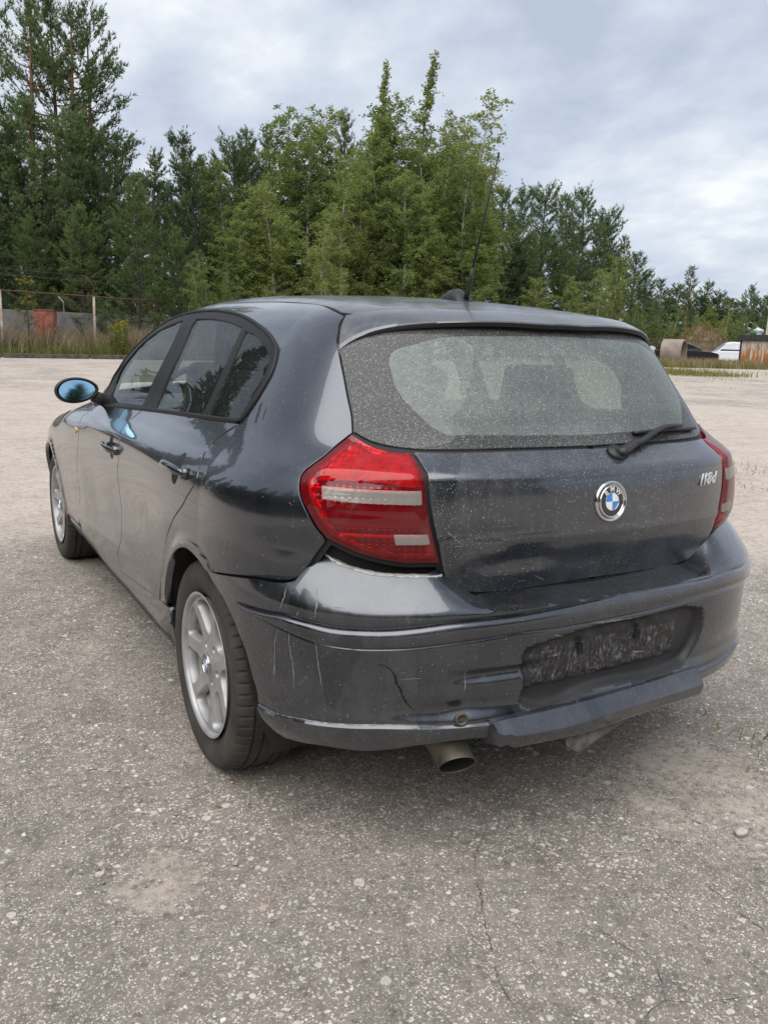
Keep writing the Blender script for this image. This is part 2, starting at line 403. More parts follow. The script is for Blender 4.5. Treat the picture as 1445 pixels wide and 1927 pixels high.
def paint(name,dust,speck,lowdirt,smear=.35,base=(.072,.079,.094)):
    """dark graphite metallic clear-coat under a film of road dust"""
    m,nt,b,o=newmat(name); c=ocoord(nt)
    fl=noise(nt,c,900,2); basec=ramp(nt,[(.35,tuple(v*.8 for v in base)),(.7,tuple(v*1.25 for v in base))],fl)
    big=noise(nt,c,2.6,5,.6,.3); streak=noise(nt,ocoord(nt,(9,9,1.2)),3.0,5,.65,.4); fine=noise(nt,c,38,5,.7)
    sep=nt.nodes.new('ShaderNodeSeparateXYZ'); lnk(nt,c,sep.inputs[0])
    low=ramp(nt,[(.18,1.0),(.75,.12),(1.0,.0)],sep.outputs[2])       # road film grows towards the sill
    f=math_(nt,'MULTIPLY',ramp(nt,[(.30,.25),(.72,1.0)],big).outputs[0],ramp(nt,[(.25,.35),(.7,1.0)],streak).outputs[0])
    f=math_(nt,'MULTIPLY',f,ramp(nt,[(.3,.55),(.65,1.0)],fine).outputs[0])
    amt=math_(nt,'ADD',math_(nt,'MULTIPLY',low.outputs[0],lowdirt),dust)
    f=math_(nt,'MULTIPLY',f,amt,True)
    # wiped / wet marks where the film is gone
    wn=noise(nt,ocoord(nt,(1,1,.45)),5.2,3,.5,1.1); wipe=ramp(nt,[(.60,1.0),(.635,1-smear)],wn); f=math_(nt,'MULTIPLY',f,wipe.outputs[0])
    # dried droplets
    v=nt.nodes.new('ShaderNodeTexVoronoi'); v.inputs['Scale'].default_value=290; lnk(nt,ocoord(nt,(1.3,1.3,.75)),v.inputs['Vector'])
    vs=nt.nodes.new('ShaderNodeSeparateColor'); lnk(nt,v.outputs['Color'],vs.inputs[0])
    dens=noise(nt,c,4.0,4,.6)
    dot=math_(nt,'MULTIPLY',math_(nt,'LESS_THAN',v.outputs['Distance'],math_(nt,'MULTIPLY',vs.outputs[0],.34)),
              math_(nt,'LESS_THAN',vs.outputs[1],math_(nt,'MULTIPLY',ramp(nt,[(.38,.15),(.66,1.0)],dens).outputs[0],speck)))
    dustc=ramp(nt,[(.3,(.17,.167,.163)),(.7,(.30,.296,.288))],noise(nt,c,11,4))
    col=mixc(nt,f,basec.outputs[0],dustc.outputs[0])
    col=mixc(nt,math_(nt,'MULTIPLY',dot,.75),col,(.46,.45,.43))
    lnk(nt,col,b.inputs['Base Color'])
    g=math_(nt,'MAXIMUM',f,dot)
    lnk(nt,math_(nt,'MULTIPLY',math_(nt,'SUBTRACT',1.0,g,True),.92),b.inputs['Metallic'])
    lnk(nt,math_(nt,'ADD',math_(nt,'MULTIPLY',g,.45),.23),b.inputs['Roughness'])
    lnk(nt,math_(nt,'MULTIPLY',math_(nt,'SUBTRACT',1.0,math_(nt,'MULTIPLY',g,1.15),True),.95),b.inputs['Coat Weight'])
    lnk(nt,math_(nt,'ADD',math_(nt,'MULTIPLY',f,.45),.015),b.inputs['Coat Roughness'])
    bp=nt.nodes.new('ShaderNodeBump'); bp.inputs['Strength'].default_value=.12; bp.inputs['Distance'].default_value=.0004
    lnk(nt,math_(nt,'ADD',noise(nt,c,26,3),math_(nt,'MULTIPLY',dot,.8)),bp.inputs['Height']); lnk(nt,bp.outputs[0],b.inputs['Normal'])
    return m
def glass(name,tint,dust,dot_amt,frit=None,rough=.0,dcol=((.35,.395,.385),(.54,.565,.55))):
    """thin automotive glass: tinted see-through sheet, mirror-like gloss, dust film on top"""
    m,nt,b,o=newmat(name); nt.nodes.remove(b); c=ocoord(nt)
    tr=N(nt,'ShaderNodeBsdfDiffuse' if frit else 'ShaderNodeBsdfTransparent'); tr.inputs[0].default_value=(*tint,1)
    gl=N(nt,'ShaderNodeBsdfGlossy'); gl.inputs['Roughness'].default_value=rough+.008; gl.inputs[0].default_value=(.95,.97,1,1)
    fr=N(nt,'ShaderNodeFresnel'); fr.inputs[0].default_value=1.5
    geo=N(nt,'ShaderNodeNewGeometry')
    fac=math_(nt,'MULTIPLY',fr.outputs[0],.6,True)
    m1=N(nt,'ShaderNodeMixShader'); lnk(nt,fac,m1.inputs[0]); lnk(nt,tr.outputs[0],m1.inputs[1]); lnk(nt,gl.outputs[0],m1.inputs[2])
    df=N(nt,'ShaderNodeBsdfDiffuse'); 
    big=noise(nt,c,3.2,4,.55,.2); fine=noise(nt,c,60,4,.7)
    film=math_(nt,'MULTIPLY',math_(nt,'MULTIPLY',ramp(nt,[(.25,.55),(.75,1.0)],big).outputs[0],ramp(nt,[(.3,.7),(.7,1.0)],fine).outputs[0]),dust,True)
    def dots(sc,r,d):
        v=N(nt,'ShaderNodeTexVoronoi'); v.inputs['Scale'].default_value=sc; lnk(nt,ocoord(nt,(1.2,1.0,.8)),v.inputs['Vector'])
        vs=N(nt,'ShaderNodeSeparateColor'); lnk(nt,v.outputs['Color'],vs.inputs[0])
        return math_(nt,'MULTIPLY',math_(nt,'LESS_THAN',v.outputs['Distance'],math_(nt,'MULTIPLY',vs.outputs[0],r)),math_(nt,'LESS_THAN',vs.outputs[1],math_(nt,'MULTIPLY',ramp(nt,[(.35,.4),(.7,1.0)],noise(nt,c,3.3,3)).outputs[0],d)))
    dt=math_(nt,'MAXIMUM',dots(300,.36,dot_amt*.85),dots(520,.38,dot_amt)) if dot_amt>0 else None
    tot=film if dt is None else math_(nt,'MAXIMUM',film,math_(nt,'MULTIPLY',dt,.85))
    dc=mixc(nt,(dt if dt is not None else 0.0),*dcol); lnk(nt,dc,df.inputs[0])
    m2=N(nt,'ShaderNodeMixShader'); lnk(nt,tot,m2.inputs[0]); lnk(nt,m1.outputs[0],m2.inputs[1]); lnk(nt,df.outputs[0],m2.inputs[2])
    lnk(nt,m2.outputs[0],o.inputs[0])
    return m
def lens(name,col,rough=.12,ribs=None,dust=.15,trans=.0):
    m,nt,b,o=newmat(name); c=ocoord(nt)
    n=noise(nt,ocoord(nt,(1,1,2.6)),44,3,.6,.8); a=tuple(v*.42 for v in col); r=ramp(nt,[(.34,a),(.56,col)],n)
    d=math_(nt,'MULTIPLY',ramp(nt,[(.45,0.0),(.75,1.0)],noise(nt,c,14,5,.65)).outputs[0],dust)
    lnk(nt,mixc(nt,d,r.outputs[0],(.35,.32,.30)),b.inputs['Base Color'])
    b.inputs['Roughness'].default_value=.35; b.inputs['Coat Weight'].default_value=1; b.inputs['Coat Roughness'].default_value=rough
    b.inputs['Transmission Weight'].default_value=trans
    if ribs:
        w=N(nt,'ShaderNodeTexWave'); w.inputs['Scale'].default_value=ribs; w.bands_direction='Z'; lnk(nt,c,w.inputs[0]); bump(nt,b,w.outputs[1],.6,.004)
        w.inputs['Distortion'].default_value=0
    return m
PAINT=paint('graphite_paint',.04,.04,.45)
PAINT_Q=paint('graphite_paint_quarter',.05,.05,.40,.8)
PAINT_T=paint('graphite_paint_dusty',.46,.75,.06,.6)
PAINT_B=paint('graphite_paint_bumper',.16,.10,.20,.95,(.070,.076,.089))
PAINT_R=paint('graphite_paint_roof',.75,.25,.0,.1)  # real dust, raised so that its pale colour also carries sky sheen
SEAL=simple('black_rubber',(.008,.008,.009),.65,var=.2)
TRIM=simple('black_trim',(.007,.007,.008),.5,var=.25,scale=20,spec=.28)
BLKPL=simple('black_plastic',(.02,.02,.021),.5,var=.25,scale=14,bmp=.25,bscale=150)
DARK=simple('dark_void',(.006,.006,.006),.9)
def scuffed():
    m,nt,b,o=newmat('scuffed_plastic');c=ocoord(nt)
    v1=noise(nt,ocoord(nt,(1,1,.20)),70,6,.8,2.2);v2=noise(nt,ocoord(nt,(.14,1,1.4)),48,6,.8,1.0);v3=noise(nt,c,90,4,.7)
    f=math_(nt,'MAXIMUM',ramp(nt,[(.50,0.0),(.62,1.0)],v1).outputs[0],ramp(nt,[(.60,0.0),(.66,1.0)],v2).outputs[0])
    f=math_(nt,'MULTIPLY',f,ramp(nt,[(.35,.15),(.6,1.0)],v3).outputs[0])
    lnk(nt,mixc(nt,f,(.016,.016,.017),(.23,.225,.22)),b.inputs['Base Color']);lnk(nt,math_(nt,'ADD',math_(nt,'MULTIPLY',f,.4),.32),b.inputs['Roughness']);bump(nt,b,v1,.5,.004);return m
SCUFF=scuffed()
GLASS_S=glass('side_glass',(.72,.80,.74),.045,.10)
FRIT_G=glass('dusty_black_glass',(.010,.010,.011),.36,.8,True,.0,((.22,.219,.218),(.48,.48,.47)))
GLASS_R=glass('rear_glass',(.70,.79,.73),.60,.62)
FRIT=simple('glass_border',(.05,.052,.056),.10,var=.2,scale=5,coat=.4)
RED=lens('red_lens',(.43,.006,.014),.08,None,.12)
RED_D=lens('smoked_red_lens',(.15,.008,.014),.12,16,.25)
RED_B=lens('sky_sheen_red_lens',(.60,.016,.034),.10,None,.05)  # brighter red: sky sheen on the upper lamp put into the colour
CLEAR=lens('clear_lens',(.40,.37,.34),.1,22,.2)
CHROME=simple('chrome',(.62,.62,.62),.16,1.0,.12,30)
LETTER=simple('badge_silver',(.62,.63,.64),.35,.2,.05,30)
ALLOY=simple('alloy_wheel_silver',(.36,.36,.365),.48,.45,.22,14,coat=.2)
ALLOY_D=simple('dirty_barrel_silver',(.42,.40,.36),.55,.25,.5,12)
RUB=simple('tyre_rubber',(.038,.035,.031),.85,var=.45,scale=9,bmp=.2,bscale=90)
BLUE=simple('roundel_blue',(.02,.22,.62),.25,var=.03,coat=.8)
WHITE=simple('roundel_white',(.78,.79,.8),.25,var=.03,coat=.8)
BLACKG=simple('roundel_black',(.008,.008,.009),.2,coat=.8)
MIRR,_nt,_b,_o=newmat('blue_mirror'); _b.inputs['Base Color'].default_value=(.40,.67,.84,1); _b.inputs['Metallic'].default_value=1
lnk(_nt,math_(_nt,'ADD',math_(_nt,'MULTIPLY',noise(_nt,ocoord(_nt),20,4),.12),.02),_b.inputs['Roughness'])
PIPE=simple('sooty_steel',(.13,.115,.09),.62,.5,.45,18,bmp=.2)
CLOTH=simple('grey_seat_cloth',(.05,.052,.055),.85,var=.2,scale=30)
SCRATCH=simple('scratch_plastic',(.20,.20,.20),.6,var=.35,scale=60)
CRACKM=simple('crack_dark',(.004,.004,.004),.9)
BARE=simple('bare_plastic',(.33,.325,.31),.7,var=.45,scale=55,bmp=.4)
RED_T=tinted('red_lens_plastic',(.93,.035,.052),(.52,.014,.024),.20,.03,.32)
CLEAR_T=tinted('clear_lens_plastic',(.92,.90,.87),(.52,.49,.45),.42,.03,.3)
REFL=simple('lamp_reflector',(.80,.79,.77),.30,.75,.35,60,bmp=.6,bscale=140)
SMOKE=simple('lamp_dark_bar',(.035,.006,.008),.4,var=.4,scale=30)
AMBER=lens('amber_lens',(.6,.42,.15),.15)
# ------------------------------------------------------------------ ground
def ground_mat():
    m,nt,b,o=newmat('old_asphalt_ground'); c=ocoord(nt)
    dist=N(nt,'ShaderNodeVectorMath',operation='ADD'); wob=N(nt,'ShaderNodeTexNoise'); wob.inputs['Scale'].default_value=90; wob.inputs['Detail'].default_value=2; lnk(nt,c,wob.inputs['Vector'])
    sc=N(nt,'ShaderNodeVectorMath',operation='SCALE'); sc.inputs['Scale'].default_value=.012; lnk(nt,wob.outputs['Color'],sc.inputs[0]); lnk(nt,c,dist.inputs[0]); lnk(nt,sc.outputs[0],dist.inputs[1]); cw=dist.outputs[0]
    base=noise(nt,c,160,5,.75); mid=noise(nt,c,7,5,.6); low=noise(nt,c,.55,5,.6,.4)
    tar=ramp(nt,[(.30,(.120,.106,.095)),(.5,(.250,.224,.201)),(.70,(.405,.372,.338))],base)
    tar2=mixc(nt,ramp(nt,[(.3,0.0),(.75,.75)],mid).outputs[0],tar.outputs[0],(.315,.273,.236))
    def stones(scale,amount,r0):
        v=N(nt,'ShaderNodeTexVoronoi'); v.inputs['Scale'].default_value=scale; lnk(nt,cw,v.inputs['Vector'])
        s=N(nt,'ShaderNodeSeparateColor'); lnk(nt,v.outputs['Color'],s.inputs[0])
        r=math_(nt,'ADD',math_(nt,'MULTIPLY',s.outputs[2],r0),.10)
        inside=N(nt,'ShaderNodeMapRange'); inside.inputs[1].default_value=0; inside.inputs[2].default_value=.045; inside.inputs[3].default_value=0; inside.inputs[4].default_value=1
        lnk(nt,math_(nt,'SUBTRACT',r,v.outputs['Distance']),inside.inputs[0])
        on=math_(nt,'MULTIPLY',math_(nt,'LESS_THAN',s.outputs[0],amount),inside.outputs[0])
        col=ramp(nt,[(0,(.42,.38,.33)),(.3,(.60,.555,.485)),(.60,(.76,.71,.63)),(.80,(.56,.43,.35)),(.92,(.86,.83,.78)),(1,(.16,.145,.135))],s.outputs[1])
        return on,col.outputs[0]
    col=tar2; hh=None
    for sca,am,r0 in ((30,.05,.34),(58,.26,.36),(110,.50,.42),(210,.60,.46)):
        on,sc_=stones(sca,am,r0); col=mixc(nt,on,col,sc_)
        k=math_(nt,'MULTIPLY',on,30/sca); hh=k if hh is None else math_(nt,'ADD',hh,k)
    # sand and crushed gravel lying over the asphalt
    sep=N(nt,'ShaderNodeSeparateXYZ'); lnk(nt,c,sep.inputs[0])
    far=N(nt,'ShaderNodeVectorMath',operation='DISTANCE'); lnk(nt,c,far.inputs[0]); far.inputs[1].default_value=(-.6,-.8,0)
    farf=N(nt,'ShaderNodeMapRange',interpolation_type='SMOOTHSTEP'); farf.inputs[1].default_value=2.3; farf.inputs[2].default_value=5.2; farf.inputs[3].default_value=-.30; farf.inputs[4].default_value=.62; lnk(nt,far.outputs['Value'],farf.inputs[0])
    far2=N(nt,'ShaderNodeMapRange',interpolation_type='SMOOTHSTEP'); far2.inputs[1].default_value=15; far2.inputs[2].default_value=20; far2.inputs[3].default_value=0; far2.inputs[4].default_value=-.34; lnk(nt,far.outputs['Value'],far2.inputs[0])
    s0=math_(nt,'ADD',math_(nt,'ADD',math_(nt,'MULTIPLY',low,.95),-.20),math_(nt,'ADD',farf.outputs[0],far2.outputs[0]))
    for (x,y,r,a) in ((-1.12,-.50,.22,.58),(-1.03,1.05,.17,.45),(-.91,1.22,.17,.45),(.30,-.88,.48,.38),(.62,-.55,.40,.33),(-1.25,.64,.12,.2),(-1.14,1.75,.2,.3)):
        d=N(nt,'ShaderNodeVectorMath',operation='DISTANCE'); lnk(nt,c,d.inputs[0]); d.inputs[1].default_value=(x,y,0)
        f=N(nt,'ShaderNodeMapRange',interpolation_type='SMOOTHSTEP'); f.inputs[1].default_value=r; f.inputs[2].default_value=r*.35; f.inputs[3].default_value=0; f.inputs[4].default_value=a; lnk(nt,d.outputs['Value'],f.inputs[0])
        s0=math_(nt,'ADD',s0,f.outputs[0])
    fine=noise(nt,c,46,4,.7)
    sf=math_(nt,'ADD',s0,math_(nt,'MULTIPLY',math_(nt,'SUBTRACT',fine,.5),.85))
    sand=ramp(nt,[(.40,0.0),(.62,.90)],math_(nt,'ADD',sf,math_(nt,'MULTIPLY',math_(nt,'SUBTRACT',noise(nt,c,6.5,5,.7,.6),.5),.75)))
    grit=noise(nt,c,330,3,.8)
    sandc=mixc(nt,ramp(nt,[(.3,0.0),(.7,1.0)],noise(nt,c,1.3,4)).outputs[0],(.52,.448,.385),(.60,.53,.465))
    sandc=mixc(nt,ramp(nt,[(.40,.55),(.62,0.0)],grit).outputs[0],sandc,(.36,.31,.265)); 
    on,sc_=stones(120,.35,.3); sandc=mixc(nt,math_(nt,'MULTIPLY',on,.8),sandc,sc_)
    col=mixc(nt,sand.outputs[0],col,sandc)
    # mottling that still reads further away, worn wheel tracks, damp stains
    for sc_m,am in ((2.3,.16),(9.0,.24),(27.0,.36)):
        mm=noise(nt,c,sc_m,5,.7,.3); col=mixc(nt,1.0,col,ramp(nt,[(.28,1-am),(.5,1.0),(.74,1+am*.35)],mm).outputs[0],'MULTIPLY')
    spk=voro(nt,cw,22); col=mixc(nt,math_(nt,'MULTIPLY',math_(nt,'LESS_THAN',spk,.17),.5),col,(.11,.095,.08))
    st=noise(nt,ocoord(nt,(.42,1.1,1)),.8,6,.7,.8); col=mixc(nt,math_(nt,'MULTIPLY',ramp(nt,[(.54,0.0),(.70,.50)],st).outputs[0],math_(nt,'ADD',math_(nt,'MULTIPLY',farf.outputs[0],1.2),.15,True)),col,(.17,.148,.13))
    lnk(nt,col,b.inputs['Base Color']); b.inputs['Roughness'].default_value=.93; b.inputs['Specular IOR Level'].default_value=.25
    h=math_(nt,'ADD',math_(nt,'MULTIPLY',hh,.45),math_(nt,'MULTIPLY',base,.75)); h=math_(nt,'ADD',h,math_(nt,'MULTIPLY',grit,.35))
    bump(nt,b,h,.9,.007)
    return m
GM=ground_mat()
# near part finely meshed with real unevenness, joined to a sheet that reaches the horizon
def ground():
    xs=np.concatenate([[-900,-300,-120,-50,-20,-9],np.arange(-4,4.01,.05),[9,20,50,120,300,900]]);ys=np.concatenate([[-900,-300,-120,-50,-20,-8],np.arange(-3,5.01,.05),[9,20,50,120,300,900]])
    X,Y=np.meshgrid(xs,ys);Z=np.zeros_like(X)
    q=(np.abs(X)<3.9)&(Y>-2.9)&(Y<4.9)
    Z=np.where(q,.0022*(np.sin(X*7.1+1.3*np.sin(Y*3.3))+np.sin(Y*8.7+1.9*np.sin(X*4.1)))-.0046,-.0046)
    n=len(xs);F=np.array([(i*n+j,i*n+j+1,(i+1)*n+j+1,(i+1)*n+j) for i in range(len(ys)-1) for j in range(n-1)])
    return tag(link('ground',mesh('ground',np.stack([X.ravel(),Y.ravel(),Z.ravel()],1),F),GM),kind='structure')
GROUND=ground()
# cracks in the asphalt
def ground_ribbon(name,P,w,mat,z=.0012):
    P=crom(np.array(P,float),.012);P=P+RNG.normal(0,.0022,P.shape);d=np.gradient(P,axis=0);d/=np.linalg.norm(d,axis=1)[:,None]+1e-9;n=np.stack([-d[:,1],d[:,0]],1)
    ww=.62*w*(.15+1.1*RNG.random(len(P)))*np.clip(np.sin(np.linspace(.1,3.05,len(P)))*2,.3,1)*(.25+.95*(np.sin(np.arange(len(P))*.55+w*4e3)>-.55));m=len(P)
    V=np.concatenate([np.c_[P+n*ww[:,None]/2,np.full(m,z)],np.c_[P-n*ww[:,None]/2,np.full(m,z)]]);i=np.arange(m-1)
    return link(name,mesh(name,V,np.stack([i,i+1,m+i+1,m+i],1)),mat,GROUND)
CRK_M=simple('crack_dirt',(.060,.053,.047),.95,var=.4,scale=40)
for P,w in (([(-.306,-.692),(-.42,-.80),(-.486,-.916),(-.532,-.994),(-.568,-1.068),(-.606,-1.142),(-.616,-1.192),(-.632,-1.254)],.0035),([(-.317,-1.086),(-.312,-1.156),(-.303,-1.225),(-.299,-1.279),(-.327,-1.313),(-.349,-1.339)],.0042),
    ([(-.349,-1.339),(-.276,-1.38),(-.146,-1.421)],.0036),([(-.349,-1.339),(-.389,-1.342),(-.437,-1.361)],.003),([(.027,-1.127),(.013,-1.206),(.003,-1.311)],.0034)): ground_ribbon('ground_crack',P,w,CRK_M)
# loose stones
def pebbles():
    ico=[];t=(1+5**.5)/2;IV=np.array([(-1,t,0),(1,t,0),(-1,-t,0),(1,-t,0),(0,-1,t),(0,1,t),(0,-1,-t),(0,1,-t),(t,0,-1),(t,0,1),(-t,0,-1),(-t,0,1)])/1.902
    IF=np.array([(0,11,5),(0,5,1),(0,1,7),(0,7,10),(0,10,11),(1,5,9),(5,11,4),(11,10,2),(10,7,6),(7,1,8),(3,9,4),(3,4,2),(3,2,6),(3,6,8),(3,8,9),(4,9,5),(2,4,11),(6,2,10),(8,6,7),(9,8,1)])
    n=11000;rr=RNG.random(n)**.6*5.2+.2;aa=RNG.uniform(-.75,1.35,n);yaw=YAW
    # spread over the near forecourt, denser close by
    x=-1.56+rr*np.sin(aa+.0);y=-2.3+rr*np.cos(aa+.0)
    s=.0012+.0030*RNG.random(n)**3.2;s=np.where(RNG.random(n)<.012,s+.005*RNG.random(n),s)
    V=IV[None]*(1+.28*RNG.normal(size=(n,12,1)))*s[:,None,None]*np.stack([1+.5*RNG.random(n),1+.5*RNG.random(n),.55+.3*RNG.random(n)],1)[:,None]
    th=RNG.uniform(0,6.28,n);c,q=np.cos(th)[:,None],np.sin(th)[:,None];V=np.stack([V[...,0]*c-V[...,1]*q,V[...,0]*q+V[...,1]*c,V[...,2]],-1)
    V+=np.stack([x,y,s*.15-.003],1)[:,None];F=(IF[None]+12*np.arange(n)[:,None,None]).reshape(-1,3)
    m,nt,b,o=newmat('loose_stones');c_=ocoord(nt);v=N(nt,'ShaderNodeNewGeometry');
    r=ramp(nt,[(0,(.30,.275,.25)),(.35,(.46,.43,.38)),(.6,(.66,.62,.55)),(.78,(.50,.38,.31)),(.9,(.78,.75,.70)),(1,(.10,.095,.09))],v.outputs['Random Per Island']);lnk(nt,mixc(nt,math_(nt,'MULTIPLY',noise(nt,c_,300,3),.5),r.outputs[0],(.25,.23,.21)),b.inputs['Base Color']);b.inputs['Roughness'].default_value=.9
    tag(link('loose_gravel',mesh('loose_gravel',V.reshape(-1,3),F,False),m),'loose pale stones and grit scattered over the worn asphalt','gravel',kind='stuff')
pebbles()
for (x,y,s,col,lab) in ((.285,-1.02,.016,(.42,.39,.36),'rounded pale stone lying on the asphalt right of the crack'),(-.62,-.10,.0,(.05,.05,.05),'')):
    if s>0:
        bm=bmesh.new();bmesh.ops.create_icosphere(bm,subdivisions=3,radius=s)
        for v in bm.verts: v.co=Vector((v.co.x*1.25,v.co.y*.9,v.co.z*.7))*(1+.10*math.sin(v.co.x*190+1)*math.sin(v.co.y*230)+.06*math.sin(v.co.z*300))
        me=bpy.data.meshes.new('stone');bm.to_mesh(me);bm.free();me.polygons.foreach_set('use_smooth',[True]*len(me.polygons))
        o=link('stone',me,simple('stone_'+str(s),col,.9,var=.25,scale=120,bmp=.4,bscale=300));o.location=(x,y,s*.35);tag(o,lab,'stone')
# ------------------------------------------------------------------ foliage
def leaf_mat(name,c0,c1,trl=.35,vscale=.9):
    m,nt,b,o=newmat(name);nt.nodes.remove(b);c=ocoord(nt)
    oi=N(nt,'ShaderNodeObjectInfo');g=N(nt,'ShaderNodeNewGeometry')
    n=noise(nt,c,vscale,4,.6);f=math_(nt,'ADD',math_(nt,'MULTIPLY',n,.9),math_(nt,'MULTIPLY',math_(nt,'SUBTRACT',g.outputs['Random Per Island'],.5),.55))
    f=math_(nt,'ADD',f,math_(nt,'MULTIPLY',math_(nt,'SUBTRACT',oi.outputs['Random'],.5),.30))
    r=ramp(nt,[(.2,c0),(.8,c1)],f)
    d=N(nt,'ShaderNodeBsdfDiffuse');t=N(nt,'ShaderNodeBsdfTranslucent');mx=N(nt,'ShaderNodeMixShader');mx.inputs[0].default_value=trl
    lnk(nt,r.outputs[0],d.inputs[0]);lnk(nt,r.outputs[0],t.inputs[0]);lnk(nt,d.outputs[0],mx.inputs[1]);lnk(nt,t.outputs[0],mx.inputs[2]);lnk(nt,mx.outputs[0],o.inputs[0]);return m
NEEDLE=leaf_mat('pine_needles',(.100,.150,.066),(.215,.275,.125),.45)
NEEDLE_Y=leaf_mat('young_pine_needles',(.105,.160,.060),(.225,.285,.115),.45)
NEEDLE_D=leaf_mat('shaded_pine_needles',(.045,.072,.040),(.105,.14,.072),.3)  # darker copy of the needles, shade inside the wood put into its colour
LEAF=leaf_mat('birch_leaves',(.155,.200,.058),(.335,.380,.128),.5)
LEAF2=leaf_mat('aspen_leaves',(.130,.180,.055),(.285,.345,.120),.5)
LEAFY=leaf_mat('yellowing_leaves',(.12,.13,.025),(.25,.21,.05),.4)
BARK_P=simple('pine_bark',(.17,.085,.05),.9,var=.5,scale=4,bmp=.4,bscale=12)
BARK_B=simple('birch_bark',(.30,.28,.25),.85,var=.5,scale=2.5)
BARK_D=simple('dark_bark',(.055,.045,.038),.95,var=.4,scale=5)
def leaves_mesh(name,C,size,aspect,mat,droop=0.,rng=RNG,nrm=None):
    """one quad (folded leaf spray) per centre"""
    n=len(C);a=rng.normal(size=(n,3));a[:,2]=a[:,2]*.6-droop;a/=np.linalg.norm(a,axis=1)[:,None];b=np.cross(a,rng.normal(size=(n,3)));b/=np.linalg.norm(b,axis=1)[:,None]+1e-9
    s=size*(.6+.8*rng.random(n))[:,None];V=np.stack([C-a*s,C+b*s*aspect-a*s*.1,C+a*s,C-b*s*aspect+a*s*.1],1).reshape(-1,3)
    F=np.arange(4*n).reshape(n,4);me=mesh(name,V,F,False);me.materials.append(mat);return me
def needles_mesh(name,C,D,size,k,w,mat,rng=RNG):
    """tufts of k thin blades leaning along D"""
    n=len(C);dirs=rng.normal(size=(n,k,3))*.75+D[:,None]*1.0+np.array([0,0,.35]);dirs/=np.linalg.norm(dirs,axis=2)[...,None]
    s=size*(.6+.8*rng.random((n,k,1)));side=np.cross(dirs,rng.normal(size=(n,k,3)));side/=np.linalg.norm(side,axis=2)[...,None]+1e-9
    c=C[:,None];V=np.stack([c-dirs*s*.15+side*w*.5,c-dirs*s*.15-side*w*.5,c+dirs*s+0*side],2).reshape(-1,3);F=np.arange(len(V)).reshape(-1,3)
    me=mesh(name,V,F,False);me.materials.append(mat);return me
def limb(m,P,r0,r1,n=6): m.tube(P,np.linspace(r0,r1,len(P)),n,cap=False)
def trunk_mesh(name,m,mat): me=mesh(name,np.concatenate(m.v),m.f);me.materials.append(mat);return me
def pine_proto(kind,seed):
    rng=np.random.default_rng(seed);m=MB();H=10.0;C=[];D=[]
    bend=rng.normal(0,.14,2);ax=lambda z:np.array([bend[0]*math.sin(z*.35)+.02*z*bend[1],bend[1]*math.sin(z*.3+1),z])
    P=np.array([ax(z) for z in np.linspace(0,H*.97,14)]);r=np.linspace(.15 if kind!='bushy' else .12,.015,14);m.tube(P,r,8,cap=False)
    z0,step={'tall':(4.4,.46),'bushy':(.25,.46),'thin':(2.4,.46),'pine':(.8,.40)}[kind]
    def twig(p,d,l,dens):
        n=max(3,int(l*dens));q=np.linspace(.15,1,n)[:,None];d=d/np.linalg.norm(d)
        pts=p+d*l*q+np.array([0,0,1])*(.18*l*q*q)+rng.normal(0,.035,(n,3));C.append(pts);D.append(np.repeat((d*.9+np.array([0,0,.45]))[None],n,0))
    z=z0
    while z<H-.15:
        t=(z-z0)/(H-z0)
        if kind=='tall': L=1.95*(.45+.66*math.sin(math.pi*min(1,t*.75+.12)))*(1-t)**.26
        elif kind=='bushy': L=2.8*(1-t)**.55*(.82+.18*math.sin(t*9+seed))
        elif kind=='thin': L=1.10*(1-t)**.6+.12
        else: L=2.15*(1-t)**.50*(.70+.30*min(1,t*4))*(.85+.22*math.sin(t*13+seed*2.1))+.16
        nb=int(rng.integers(4,7)) if kind!='tall' else int(rng.integers(2,5));a0=rng.uniform(0,6.28)
        for k in range(nb):
            a=a0+k*6.283/nb+rng.normal(0,.35);l=L*rng.uniform(.35,1.28 if kind!='tall' else 1.08);up=(-.04+.95*t**1.5)+rng.normal(0,.13)+(.12 if kind=='tall' else 0)
            b=ax(z+rng.normal(0,.12));dr=np.array([math.cos(a),math.sin(a),up]);dr/=np.linalg.norm(dr)
            f=lambda q:b+dr*l*q+np.array([0,0,1])*(.24*l*q**2-.14*l*math.sin(q*3.1))
            limb(m,np.array([f(q) for q in np.linspace(0,1,6)]),.032*(1-t)+.010,.005,4)
            nt_=max(3,int(l*(8.5 if kind!='tall' else 13)));side=np.array([-math.sin(a),math.cos(a),0])
            for j in range(nt_):
                q=rng.uniform(.28 if kind!='tall' else .45,1.0)**.8
                d=dr*rng.uniform(.4,1)+side*rng.normal(0,.75)+np.array([0,0,rng.normal(.22,.25)])
                twig(f(q),d,rng.uniform(.22,.52)*(1-.3*t)*(.6+.4*min(1,l)),13)
            twig(f(.85),dr+np.array([0,0,.4]),.4*(1-.3*t),14)
        z+=step*rng.uniform(.7,1.25)*(1-.35*t)
    for j in range(6): twig(ax(H*.90+.04*j),np.array([rng.normal(0,.5),rng.normal(0,.5),1.2]),.38,14)
    twig(ax(H*.93),np.array([0,0,1.]),.7,14)
    C=np.concatenate(C);D=np.concatenate(D)
    mat=NEEDLE_Y if kind=='bushy' else NEEDLE
    sz,w=(.150,.036) if kind!='tall' else (.120,.028)
    return trunk_mesh('trunk',m,BARK_P if kind in('tall','thin') else BARK_D),needles_mesh('crown',C,D,sz,6,w,mat,rng),H
